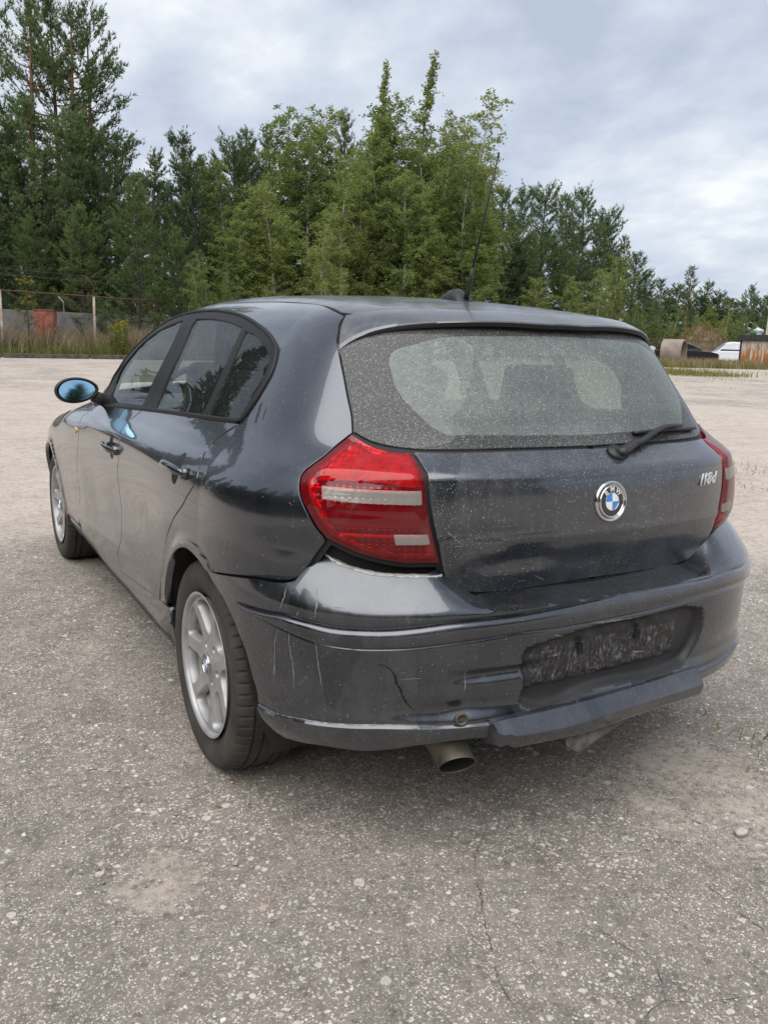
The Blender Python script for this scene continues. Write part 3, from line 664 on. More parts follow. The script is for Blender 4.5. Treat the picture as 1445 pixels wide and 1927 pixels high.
def birch_proto(seed,mat,shrub=False,stems=None,spire=False):
    rng=np.random.default_rng(seed);m=MB();H=10.0;C=[]
    ns=stems or 1
    for s_ in range(ns):
        h=H*(1 if s_==0 else rng.uniform(.62,.92));b0=np.array([rng.normal(0,.3 if ns>1 else 0),rng.normal(0,.3 if ns>1 else 0),0]);ln=rng.normal(0,.05,2)*(1 if ns==1 else 1.8)
        ax=lambda z:b0+np.array([ln[0]*z+.12*math.sin(z*.7+s_),ln[1]*z+.12*math.sin(z*.6+2*s_),z])
        m.tube(np.array([ax(z) for z in np.linspace(0,h*.97,12)]),np.linspace(.11,.010,12)/ns**.3,7,cap=False)
        z=.5 if shrub else 1.4
        while z<h:
            t=z/h
            L=1.95*math.sin(math.pi*min(1,.16+.78*t))**.75*(.72 if ns>1 else 1.0)+.15
            if spire and t>.45: L*=max(.13,1-1.0*((t-.45)/.55)**.9) if t>.45 else 1
            L*=rng.uniform(.35,1.2)
            a=rng.uniform(0,6.28);up=rng.uniform(.5,1.4);dr=np.array([math.cos(a),math.sin(a),up]);dr/=np.linalg.norm(dr);b=ax(z)
            f=lambda q:b+dr*L*q-np.array([0,0,1])*(.20*L*q**2)
            limb(m,np.array([f(q) for q in np.linspace(0,1,5)]),.024*(1-t)+.006,.003,4)
            for j in range(max(3,int(L*7))):
                q=rng.uniform(.2,1.0);l=rng.uniform(.25,.62)*(1-.3*t)*min(1,.30+L);d=dr*.6+rng.normal(0,.65,3);d[2]-=.15;d/=np.linalg.norm(d)
                n=int(l*46)+4;u=rng.random((n,1));C.append(f(q)+d*l*u-np.array([0,0,1])*(.42*l*u*u)+rng.normal(0,.055,(n,3)))
            z+=rng.uniform(.045,.10)*(1.0 if not shrub else 1.2)*(1 if ns==1 else 1.7)
        if spire:
            for j in range(22):
                q=rng.random();p0=ax(h*(.80+.17*q));d=np.array([rng.normal(0,.6),rng.normal(0,.6),.7]);d/=np.linalg.norm(d);l=.42*(1.1-q);u=rng.random((9,1));C.append(p0+d*l*u-np.array([0,0,1])*(.3*l*u*u)+rng.normal(0,.04,(9,3)))
    C=np.concatenate(C);return trunk_mesh('trunk',m,BARK_B),leaves_mesh('crown',C,.043,.68,mat,.35,rng),H
PROTO={'tall':[pine_proto('tall',s) for s in (1,2)],'pine':[pine_proto('pine',s) for s in (3,4,5)],'thin':[pine_proto('thin',6),pine_proto('thin',16)],'bushy':[pine_proto('bushy',7),pine_proto('bushy',8)],
 'birch':[birch_proto(11,LEAF),birch_proto(12,LEAF2),birch_proto(13,LEAF,stems=3)],'spire':[birch_proto(17,LEAF,spire=True),birch_proto(18,LEAF,spire=True)],'shrub':[birch_proto(14,LEAF,True,3),birch_proto(15,LEAF2,True,4)]}
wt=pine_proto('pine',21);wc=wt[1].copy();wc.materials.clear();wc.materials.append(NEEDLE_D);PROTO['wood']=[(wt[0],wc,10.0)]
TREES=[('tall',7.21,60.2,23.89),('tall',9.69,59.99,23.29),('tall',11.07,61.08,22.65),('tall',3.95,63.67,24.95),('pine',4.92,54.99,13.37),('pine',2.97,54.85,13.78),('pine',7.4,55.97,12.09),('pine',12.39,60.53,14.9),('thin',17.14,68.9,16.05),('pine',16.79,57.99,14.79),('pine',21.58,62.34,16.24),('thin',23.3,64.34,17.41),('thin',24.99,64.85,17.94),('pine',19.48,61.67,14.0),('bushy',5.39,50.7,7.74),('bushy',8.01,50.05,8.49),('bushy',10.57,47.54,9.84),('bushy',12.46,46.56,7.38),('bushy',3.14,51.83,7.09),('birch',24.38,58.33,17.5),('birch',23.41,59.99,16.42),('birch',27.25,59.48,17.89),('thin',32.02,64.08,20.28),('spire',31.39,59.68,23.07),('birch',31.5,55.86,18.58),('spire',35.42,58.9,23.81),('birch',35.89,54.91,19.49),('birch',38.68,55.92,19.1),('birch',40.17,55.87,16.77),('birch',27.43,56.21,15.9),('pine',5.65,53.89,13.34),('pine',8.28,53.23,14.08),('pine',9.66,53.67,13.58),('tall',8.98,62.42,23.27),('birch',24.13,55.2,15.1),('birch',24.74,51.67,13.04),('birch',27.85,54.69,16.21),('birch',28.95,52.44,15.07),('birch',30.92,52.91,16.12),('birch',31.93,50.71,14.98),('birch',33.57,49.57,14.12),('birch',20.67,55.38,13.14),('birch',20.58,50.86,10.96),('birch',18.51,52.37,9.48),('birch',22.06,48.2,9.02),('birch',27.15,51.46,12.28),('birch',29.55,50.19,12.7),('birch',31.36,48.83,11.34),('birch',33.81,48.5,10.15),('shrub',13.17,43.77,5.85),('shrub',20.09,43.05,5.28),('shrub',15.73,46.91,5.32),('shrub',17.08,44.63,4.68),('pine',49.98,66.37,16.29),('pine',59.14,75.64,18.01),('pine',58.31,70.19,17.83),('pine',65.46,75.03,18.31),('pine',63.54,70.15,17.91),('pine',68.46,71.44,16.59),('thin',66.92,67.1,13.13),('bushy',54.95,67.99,12.74),('bushy',59.41,68.22,12.09),('pine',73.56,71.93,12.34),('birch',46.96,56.52,7.04),('shrub',49.11,55.05,5.99),('birch',52.04,56.84,8.27),('birch',58.47,59.43,9.91),('shrub',46.81,59.15,5.33),('pine',93.28,88.77,11.97),('pine',100.58,92.44,11.6),('pine',104.63,93.23,11.31),('thin',98.96,85.8,13.19),('pine',111.85,93.99,11.91),('pine',113.83,92.58,10.72),('birch',97.34,79.24,8.31),('bushy',100.37,76.39,10.34),('bushy',106.12,77.73,9.77),('shrub',90.77,69.71,5.79),('shrub',82.19,71.34,5.35),('shrub',77.28,71.04,5.59),('shrub',88.98,73.9,5.78),('shrub',65.19,63.55,6.33),('bushy',83.5,77.47,7.6),('wood',2.47,94.13,16.18),('wood',5.05,88.63,16.05),('wood',7.46,90.61,16.45),('wood',9.04,87.11,15.46),('wood',11.9,87.83,15.33),('wood',14.65,85.49,16.16),('wood',15.29,77.87,15.08),('wood',18.41,79.6,15.68),('wood',20.86,79.78,15.19),('wood',23.78,81.16,17.3),('wood',25.48,79.63,17.09),('wood',28.32,77.95,18.25),('wood',30.14,77.58,16.89),('wood',32.08,75.7,16.59),('wood',33.88,72.12,16.29),('wood',34.7,67.97,15.62),('wood',38.81,70.19,17.76),('wood',39.32,67.59,16.58),('wood',43.75,68.4,18.41),('wood',43.43,64.26,16.78),('wood',48.05,66.38,11.53),('wood',51.72,66.03,11.28),('wood',88.92,114.71,20.91),('wood',93.06,112.17,19.91),('wood',91.39,101.99,18.38),('wood',96.14,101.38,20.4),('wood',98.75,96.2,8.0),('wood',117.9,107.25,10.12),('wood',118.33,98.74,9.33),('wood',120.73,95.32,9.35),('wood',130.93,96.63,10.76),('wood',95.58,89.82,8.53),('wood',104.6,94.31,9.09),('wood',107.82,94.32,10.23),('wood',109.82,93.04,9.63),('wood',111.78,91.85,9.36),('wood',114.92,91.67,9.5),('wood',116.81,90.49,9.06),('wood',116.44,87.61,9.46),('wood',92.69,88.53,9.48),('shrub',71.25,68.21,5.89),('shrub',82.86,74.41,6.52),('shrub',90.36,76.39,6.2),('shrub',93.08,74.8,6.08),('shrub',92.03,72.08,5.47),('shrub',94.43,70.79,5.81)]
KIND={'tall':('pine_tree','pine tree','tall pine with an open crown and bare reddish trunk at the left edge of the wood','tall pines at the left edge of the wood'),
 'pine':('pine_tree','pine tree','dark green pine with branches down to the ground in the edge of the wood','pines along the edge of the wood'),
 'thin':('pine_tree','pine tree','slender pine with a thin pointed top standing above its neighbours','slender pines in the wood'),
 'bushy':('young_pine','young pine','broad bushy young pine in front of the taller trees','young pines in front of the wood'),
 'birch':('birch_tree','birch tree','light green birch with a pale trunk in the middle of the wood','birches in the wood'),
 'spire':('birch_tree','birch tree','tall birch whose feathery top rises above all the trees around it','tallest birches of the wood'),
 'shrub':('leafy_shrub','shrub','low bright green leafy shrub at the foot of the trees','shrubs at the foot of the wood'),
 'wood':('pine_tree','pine tree','dark pine deep in the wood behind the front row of trees','dark pines deep in the wood')}
WID={'tall':1.0,'pine':1.22,'thin':1.0,'bushy':1.1,'birch':1.2,'spire':1.0,'shrub':1.15,'wood':1.25}
def plant(kind,x,y,h,i,label=None):
    nm,cat,lab,grp=KIND[kind];tr,cr,H=PROTO[kind][i%len(PROTO[kind])];r=random.Random(i*7+3)
    o=empty(nm,(x,y,0),r.uniform(0,6.28),label=label or lab,cat=cat,group=grp)
    s=h/H*.965;ref={'tall':2.05,'pine':1.35,'thin':1.5,'bushy':.75,'birch':1.5,'spire':1.9,'shrub':.5,'wood':1.35}[kind];sx=WID[kind]*(.40*ref+.60*s)*r.uniform(.9,1.12);o.scale=(sx,sx,s)
    link('trunk',tr,None,o);link('crown',cr,None,o);return o
SPECIAL={3: 'tall open-crowned pine with a bare reddish trunk, leftmost of its group', 0: 'tall open-crowned pine with a bare reddish trunk, second from the left of its group', 33: 'tall open-crowned pine with a bare reddish trunk, third from the left of its group', 1: 'tall open-crowned pine with a bare reddish trunk, fourth from the left of its group', 2: 'tall open-crowned pine with a bare reddish trunk, rightmost of its group', 5: 'broad dark pine behind the wire fence, leftmost of the pines there', 4: 'broad dark pine behind the wire fence, second from the left of the pines there', 30: 'broad dark pine behind the wire fence, third from the left of the pines there', 6: 'broad dark pine behind the wire fence, fourth from the left of the pines there', 31: 'broad dark pine behind the wire fence, fifth from the left of the pines there', 32: 'broad dark pine behind the wire fence, sixth from the left of the pines there', 7: 'broad dark pine behind the wire fence, rightmost of the pines there', 9: 'dark pointed pine between the fence and the birches, leftmost of that row', 13: 'dark pointed pine between the fence and the birches, second from the left of that row', 10: 'dark pointed pine between the fence and the birches, rightmost of that row', 53: 'dark pine behind the car antenna, leftmost of the pines there', 54: 'dark pine behind the car antenna, second from the left of the pines there', 55: 'dark pine behind the car antenna, third from the left of the pines there', 56: 'dark pine behind the car antenna, fourth from the left of the pines there', 57: 'dark pine behind the car antenna, fifth from the left of the pines there', 58: 'dark pine behind the car antenna, sixth from the left of the pines there', 62: 'dark pine behind the car antenna, rightmost of the pines there', 68: 'small far dark pine above the concrete ring and mound, leftmost of them', 69: 'small far dark pine above the concrete ring and mound, second from the left of them', 70: 'small far dark pine above the concrete ring and mound, third from the left of them', 72: 'small far dark pine above the concrete ring and mound, fourth from the left of them', 73: 'small far dark pine above the concrete ring and mound, rightmost of them', 8: 'slender pine with a thin pointed top, leftmost of the slender pines', 11: 'slender pine with a thin pointed top, second from the left of the slender pines', 12: 'slender pine with a thin pointed top, third from the left of the slender pines', 22: 'slender pine with a thin pointed top, fourth from the left of the slender pines', 59: 'slender pine with a thin pointed top, fifth from the left of the slender pines', 71: 'slender pine with a thin pointed top, rightmost of the slender pines', 18: 'broad bushy young pine just behind the concrete wall, leftmost of them', 14: 'broad bushy young pine just behind the concrete wall, second from the left of them', 15: 'broad bushy young pine just behind the concrete wall, third from the left of them', 16: 'broad bushy young pine just behind the concrete wall, fourth from the left of them', 17: 'broad bushy young pine just behind the concrete wall, rightmost of them', 60: 'bushy young pine on the right of the birches, leftmost of them', 61: 'bushy young pine on the right of the birches, second from the left of them', 82: 'bushy young pine on the right of the birches, third from the left of them', 75: 'bushy young pine on the right of the birches, fourth from the left of them', 76: 'bushy young pine on the right of the birches, rightmost of them', 23: 'tallest birch with a feathery spire, left one of the two', 25: 'tallest birch with a feathery spire, right one of the two', 41: 'tall light green birch of the central clump, leftmost of the tall ones', 20: 'tall light green birch of the central clump, second from the left of the tall ones', 19: 'tall light green birch of the central clump, third from the left of the tall ones', 34: 'tall light green birch of the central clump, fourth from the left of the tall ones', 21: 'tall light green birch of the central clump, fifth from the left of the tall ones', 35: 'tall light green birch of the central clump, sixth from the left of the tall ones', 29: 'tall light green birch of the central clump, seventh from the left of the tall ones', 36: 'tall light green birch of the central clump, eighth from the left of the tall ones', 37: 'tall light green birch of the central clump, ninth from the left of the tall ones', 24: 'tall light green birch of the central clump, tenth from the left of the tall ones', 38: 'tall light green birch of the central clump, eleventh from the left of the tall ones', 39: 'tall light green birch of the central clump, twelfth from the left of the tall ones', 26: 'tall light green birch of the central clump, thirteenth from the left of the tall ones', 40: 'tall light green birch of the central clump, fourteenth from the left of the tall ones', 27: 'tall light green birch of the central clump, fifteenth from the left of the tall ones', 28: 'tall light green birch of the central clump, rightmost of the tall ones', 43: 'lower birch in front of the tall clump, leftmost of the low ones', 42: 'lower birch in front of the tall clump, second from the left of the low ones', 44: 'lower birch in front of the tall clump, third from the left of the low ones', 45: 'lower birch in front of the tall clump, fourth from the left of the low ones', 46: 'lower birch in front of the tall clump, fifth from the left of the low ones', 47: 'lower birch in front of the tall clump, sixth from the left of the low ones', 48: 'lower birch in front of the tall clump, rightmost of the low ones', 63: 'small pale-trunked birch right of the clump, leftmost of the small birches', 65: 'small pale-trunked birch right of the clump, second from the left of the small birches', 66: 'small pale-trunked birch right of the clump, third from the left of the small birches', 74: 'small pale-trunked birch right of the clump, rightmost of the small birches', 49: 'bright leafy shrub at the foot of the birch clump, leftmost of them', 51: 'bright leafy shrub at the foot of the birch clump, second from the left of them', 52: 'bright leafy shrub at the foot of the birch clump, third from the left of them', 50: 'bright leafy shrub at the foot of the birch clump, rightmost of them', 67: 'leafy shrub at the foot of the right-hand trees, leftmost of them', 64: 'leafy shrub at the foot of the right-hand trees, second from the left of them', 81: 'leafy shrub at the foot of the right-hand trees, third from the left of them', 123: 'leafy shrub at the foot of the right-hand trees, fourth from the left of them', 79: 'leafy shrub at the foot of the right-hand trees, fifth from the left of them', 124: 'leafy shrub at the foot of the right-hand trees, sixth from the left of them', 78: 'leafy shrub at the foot of the right-hand trees, seventh from the left of them', 125: 'leafy shrub at the foot of the right-hand trees, eighth from the left of them', 80: 'leafy shrub at the foot of the right-hand trees, ninth from the left of them', 126: 'leafy shrub at the foot of the right-hand trees, tenth from the left of them', 127: 'leafy shrub at the foot of the right-hand trees, eleventh from the left of them', 77: 'leafy shrub at the foot of the right-hand trees, twelfth from the left of them', 128: 'leafy shrub at the foot of the right-hand trees, rightmost of them'}
for i,(k,x,y,h) in enumerate(TREES): plant(k,x,y,h,i,SPECIAL.get(i))
# far-off woodland on the sides of the yard that the photograph does not look at (it mirrors in the paint)
def far_wood():
    rng=np.random.default_rng(5);C=[];Dn=[]
    for k in range(150):
        a=rng.uniform(math.radians(100),math.radians(300));R=rng.uniform(36,52);x,y=R*math.cos(a)-1,R*math.sin(a);h=rng.uniform(8,17)
        n=260;t=rng.random(n);rr=2.6*(1-t)**.7*rng.random(n)**.5;th=rng.uniform(0,6.28,n);C.append(np.stack([x+rr*np.cos(th),y+rr*np.sin(th),.3+t*h],1));Dn.append(np.stack([np.cos(th),np.sin(th),.3+0*t],1))
    for k in range(16):
        x=-21-rng.uniform(0,7);y=-6+k*2.4+rng.uniform(-.6,.6);h=rng.uniform(10,15.5);n=700;t=rng.random(n);rr=2.3*(1-t)**.5*rng.random(n)**.5;th=rng.uniform(0,6.28,n);C.append(np.stack([x+rr*np.cos(th),y+rr*np.sin(th),.8+t*h],1));Dn.append(np.stack([np.cos(th),np.sin(th),.3+0*t],1))
    C=np.concatenate(C);Dn=np.concatenate(Dn)
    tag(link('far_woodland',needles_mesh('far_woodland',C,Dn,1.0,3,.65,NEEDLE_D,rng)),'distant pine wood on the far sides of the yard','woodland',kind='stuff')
far_wood()
# ------------------------------------------------------------------ grass
GRASS_G=leaf_mat('green_grass',(.115,.145,.04),(.25,.265,.095),.3);GRASS_D=leaf_mat('dry_grass',(.22,.17,.10),(.42,.35,.235),.3);GRASS_Y=leaf_mat('yellow_grass',(.16,.165,.05),(.32,.29,.12),.3);GOLD=leaf_mat('goldenrod',(.22,.20,.03),(.42,.33,.04),.3)
def blades(name,X,Y,h,w,mat,label,cat='grass',z=None,lean=.35):
    n=len(X);th=RNG.uniform(0,6.28,n);l=RNG.normal(0,lean,(n,2))*h[:,None];b=np.stack([X,Y,np.zeros(n) if z is None else z],1);sd=np.stack([np.cos(th),np.sin(th),0*th],1)*w/2
    mid=b+np.stack([l[:,0]*.3,l[:,1]*.3,h*.6],1);top=b+np.stack([l[:,0],l[:,1],h],1)
    V=np.stack([b+sd,b-sd,mid-sd*.8,mid+sd*.8,top],1).reshape(-1,3);k=np.arange(n)*5
    F=[];Q=np.stack([k,k+1,k+2,k+3],1);T=np.stack([k+3,k+2,k+4],1)
    me=mesh(name,V,np.concatenate([np.concatenate([Q[:,[0,1,2]],Q[:,[0,2,3]]]),T]),False);me.materials.append(mat)
    return tag(link(name,me),label,cat,kind='stuff')
def strip(n,p0,p1,d0,d1):
    t=RNG.random(n);a=np.array(p0)[None]*(1-t[:,None])+np.array(p1)[None]*t[:,None];u=np.array(p1)-np.array(p0);u=u/np.linalg.norm(u);nn=np.array([-u[1],u[0]]);q=a+nn*RNG.uniform(d0,d1,n)[:,None];return q[:,0],q[:,1]
X,Y=strip(17000,(-6,42.5),(24,41.0),.6,9);clump=.5+.5*np.sin(X*1.3+np.sin(Y*.9)*2)*np.sin(Y*1.1+X*.4)
blades('dry_grass',X,Y,(1.0+.85*RNG.random(len(X)))*(.62+.5*clump),.04,GRASS_D,'tall dry straw-coloured grass along the wire fence')
X,Y=strip(22000,(-6,42.2),(24,40.8),.2,5);clump=.5+.5*np.sin(X*.8+2)*np.sin(Y*1.4)
blades('green_grass',X,Y,(.30+.60*RNG.random(len(X)))*(.5+.7*clump),.035,GRASS_G,'low green grass and weeds in front of the dry stalks')
t_=RNG.random(2600);X=33.0+RNG.normal(0,1.3,2600)-.4*t_;Y=30.6-5.6*t_**1.3+RNG.normal(0,.5,2600);X2,Y2=strip(7000,(43,42),(53,37.5),-3.0,3.0);X=np.r_[X,X2];Y=np.r_[Y,Y2]
blades('green_grass',X,Y,(.10+.42*RNG.random(len(X)))*np.where(X>40,1.25,.75)*(.55+.6*np.sin(X*1.7)**2),.03,GRASS_Y,'rough yellow-green grass in front of the parked wrecks')
X,Y=strip(3200,(43,42),(53,37.5),-3.0,3.5);blades('dry_grass',X,Y,.3+.5*RNG.random(len(X)),.03,GRASS_D,'dry grass stalks beside the concrete ring')
tf=[(6.3,3.7,.25,90),(5.25,2.9,.2,60),(.80,-.62,.08,20),(.86,-.72,.05,14),(29.2,22.0,.9,160),(26,21.5,.8,120),(22,17,.6,60),(4.4,3.3,.15,30)]
X=np.concatenate([RNG.normal(x,s,n) for x,y,s,n in tf]);Y=np.concatenate([RNG.normal(y,s,n) for x,y,s,n in tf]);H=np.concatenate([np.full(n,.018+.12*min(1,s)) for x,y,s,n in tf])*(.5+RNG.random(len(X)))
blades('weed_tufts',X,Y,H,.005,GRASS_G,'small weed tufts growing through the gravel','weeds',lean=.8)
# goldenrod, yellowing sapling
for (x,y,h,n,mat,lab,cat,nm) in ((8.19,42.24,1.85,240,GOLD,'tall goldenrod clump flowering yellow beside the fence post','plant','goldenrod_plant'),):
    o=empty(nm,(x,y,0),label=lab,cat=cat)
    st=MB();tops=[]
    for k in range(26):
        a=RNG.uniform(0,6.28);r=RNG.uniform(0,.42);hh=h*RNG.uniform(.75,1);st.tube([(r*math.cos(a),r*math.sin(a),0),(r*1.25*math.cos(a),r*1.25*math.sin(a),hh)],.012,4);tops.append((r*1.25*math.cos(a),r*1.25*math.sin(a),hh))
    link('stem',trunk_mesh('stem',st,GRASS_G),None,o)
    C=np.array([np.array(t)*np.array([1,1,RNG.uniform(.25,.85)])+RNG.normal(0,.06,3) for t in tops for _ in range(26)]);link('foliage',leaves_mesh('foliage',C,.085,.3,GRASS_G,-.4),None,o)
    C=np.array([np.array(t)+RNG.normal(0,.07,3)*[1,1,1.3] for t in tops for _ in range(12)]);tag(link('flower_heads',leaves_mesh('flower_heads',C,.05,.5,GOLD),None,o),kind='stuff')
bt_=birch_proto(31,LEAFY,True,1)
def sapling(x,y,h,lab):
    o=empty('birch_sapling',(x,y,0),label=lab,cat='tree');rng=np.random.default_rng(4);m=MB();m.tube([(0,0,0),(.05,0,h*.5),(.0,.05,h)],[.03,.022,.006],6);C=[]
    for k in range(16):
        z=h*rng.uniform(.35,.98);a=rng.uniform(0,6.28);l=.75*(1.15-z/h)+.12;e=np.array([l*math.cos(a),l*math.sin(a),z+l*.5]);m.tube([(0,0,z),e],[.01,.004],4);C+=[e*q+np.array([0,0,z])*(1-q)+rng.normal(0,.07,3) for q in rng.uniform(.4,1,9)]
    link('trunk',trunk_mesh('trunk',m,BARK_D),None,o);link('crown',leaves_mesh('crown',np.array(C),.085,.65,LEAFY,.4,rng),None,o)
sapling(4.15,43.83,3.8,'thin sapling with sparse yellow leaves in front of the wire fence')
# ------------------------------------------------------------------ fence, wall, kerb on the left
RUST=simple('rusty_iron',(.13,.070,.045),.85,.2,.5,7,bmp=.3);RUSTP=simple('rusty_white_post',(.33,.27,.22),.8,var=.5,scale=3,bmp=.3);CONC=simple('grey_concrete',(.25,.24,.225),.9,var=.3,scale=1.6,bmp=.3,bscale=9)
WIRE=simple('old_wire',(.11,.10,.095),.7,.4,.3,5)
FP=[(-.92,40.7,3.09),(2.85,42.66,3.14),(7.54,44.67,3.12),(13.64,48.23,3.11),(20.91,52.33,3.2)]
FE=empty('wire_fence',(7.54,44.67,0),label='long chain-link fence with rusty posts and rail in front of the concrete wall',cat='fence')
def loc(P,o): return np.array(P,float)-np.array(o.location)
rail=MB().tube([loc((x,y,z-.02),FE) for x,y,z in FP],.032,8);rail.build('top_rail',RUST,FE,True)
for k,(x,y,z) in enumerate(FP):
    a=loc((x,y,0),FE);MB().tube([a,a+[0,0,z-.02]],.065,10).build('fence_post',RUSTP,FE,True)
    t=a+[0,0,z];MB().tube([t,t+[0,0,.55],t+[-.12,-.02,.72],t+[-.42,-.1,1.0]],.028,8).build('fence_arm',RUST,FE,True)
V=[];F=[]
for (x0,y0,z0),(x1,y1,z1) in zip(FP[:-1],FP[1:]):
    L=math.hypot(x1-x0,y1-y0);d=np.array([(x1-x0)/L,(y1-y0)/L]);H=2.75;u=-H
    while u<L:
        for sgn in (1,-1):
            a,b=(u,0.3),(u+H,.3+H)
            if sgn<0: a,b=(u,.3+H),(u+H,.3)
            (ua,za),(ub,zb)=a,b
            if ua<0: za+=(0-ua)*(zb-za)/(ub-ua);ua=0
            if ub>L: zb+=(L-ub)*(zb-za)/(ub-ua);ub=L
            if ub-ua<.05: continue
            P0=np.array([*(np.array([x0,y0])+d*ua),za]);P1=np.array([*(np.array([x0,y0])+d*ub),zb]);w=np.array([0,0,.0035]);k=len(V);V+=[P0-w,P1-w,P1+w,P0+w];F.append((k,k+1,k+2,k+3))
        u+=.15
V=np.array(V)-np.array(FE.location);tag(link('wire_mesh',mesh('wire_mesh',V,F,False),WIRE,FE),kind='stuff')
bw=MB()
for dz,dx in ((.72,-.12),(1.0,-.42)): bw.tube([loc((x+dx,y-.05,z+dz),FE) for x,y,z in FP],.008,4)
bw.build('barbed_wire',WIRE,FE)
WP=[(-2.03,45.26,2.27),(.7,46.04,2.28),(3.16,46.39,2.23),(7.48,48.61,2.2),(12.31,51.11,2.13),(17.71,53.92,2.19),(24.15,56.14,2.31)]
CW=empty('concrete_wall',(.7,46.04,0),label='grey concrete panel wall behind the chain-link fence',cat='wall')
for (x0,y0,z0),(x1,y1,z1) in zip(WP[:-1],WP[1:]):
    L=math.hypot(x1-x0,y1-y0);a=math.atan2(y1-y0,x1-x0);n=max(1,int(L/3));
    for k in range(n):
        t=(k+.5)/n;c=loc((x0+(x1-x0)*t,y0+(y1-y0)*t,1.16),CW);MB().box(c,(L/n-.04,.16,2.32),rotz(a)).build('wall_panel',CONC,CW,bevel=.015)
for x,y,z in ((6.6,48.2,2.9),(11.2,50.6,2.85)):
    b=loc((x,y,2.2),CW);MB().tube([b,b+[0,0,.65],b+[-.25,0,.95]],.035,8).build('wall_arm',RUSTP,CW,True)
ORG=simple('red_painted_steel',(.27,.088,.055),.8,var=.6,scale=3,bmp=.2)
o=empty('steel_cabinet',(5.3,46.0,0),math.atan2(-.54,.95),label='rusty red steel cabinet standing against the concrete wall',cat='cabinet')
MB().box((0,0,1.16),(1.05,.5,2.3)).build('cabinet_body',ORG,o,bevel=.02);MB().box((-.24,-.26,1.15),(.46,.03,2.1)).build('cabinet_door',ORG,o,bevel=.01);MB().box((.25,-.26,1.15),(.46,.03,2.1)).build('cabinet_door',ORG,o,bevel=.01);MB().box((0,0,2.34),(1.1,.56,.05)).build('cabinet_top',ORG,o,bevel=.01)
WOOD=simple('weathered_timber',(.085,.07,.058),.9,var=.5,scale=4,bmp=.4,bscale=30)
o=empty('kerb_beam',(4,41.2,0),label='low dark timber beam edging the grass in front of the fence',cat='kerb')
for k in range(6):
    x0=-9+k*3.9;MB().box((x0-4+1.9,.05*math.sin(k*2.1)-.055*(x0),.10),(3.78,.22,.20),rotz(-.055+.008*math.sin(k*3))).build('beam',WOOD,o,bevel=.02)
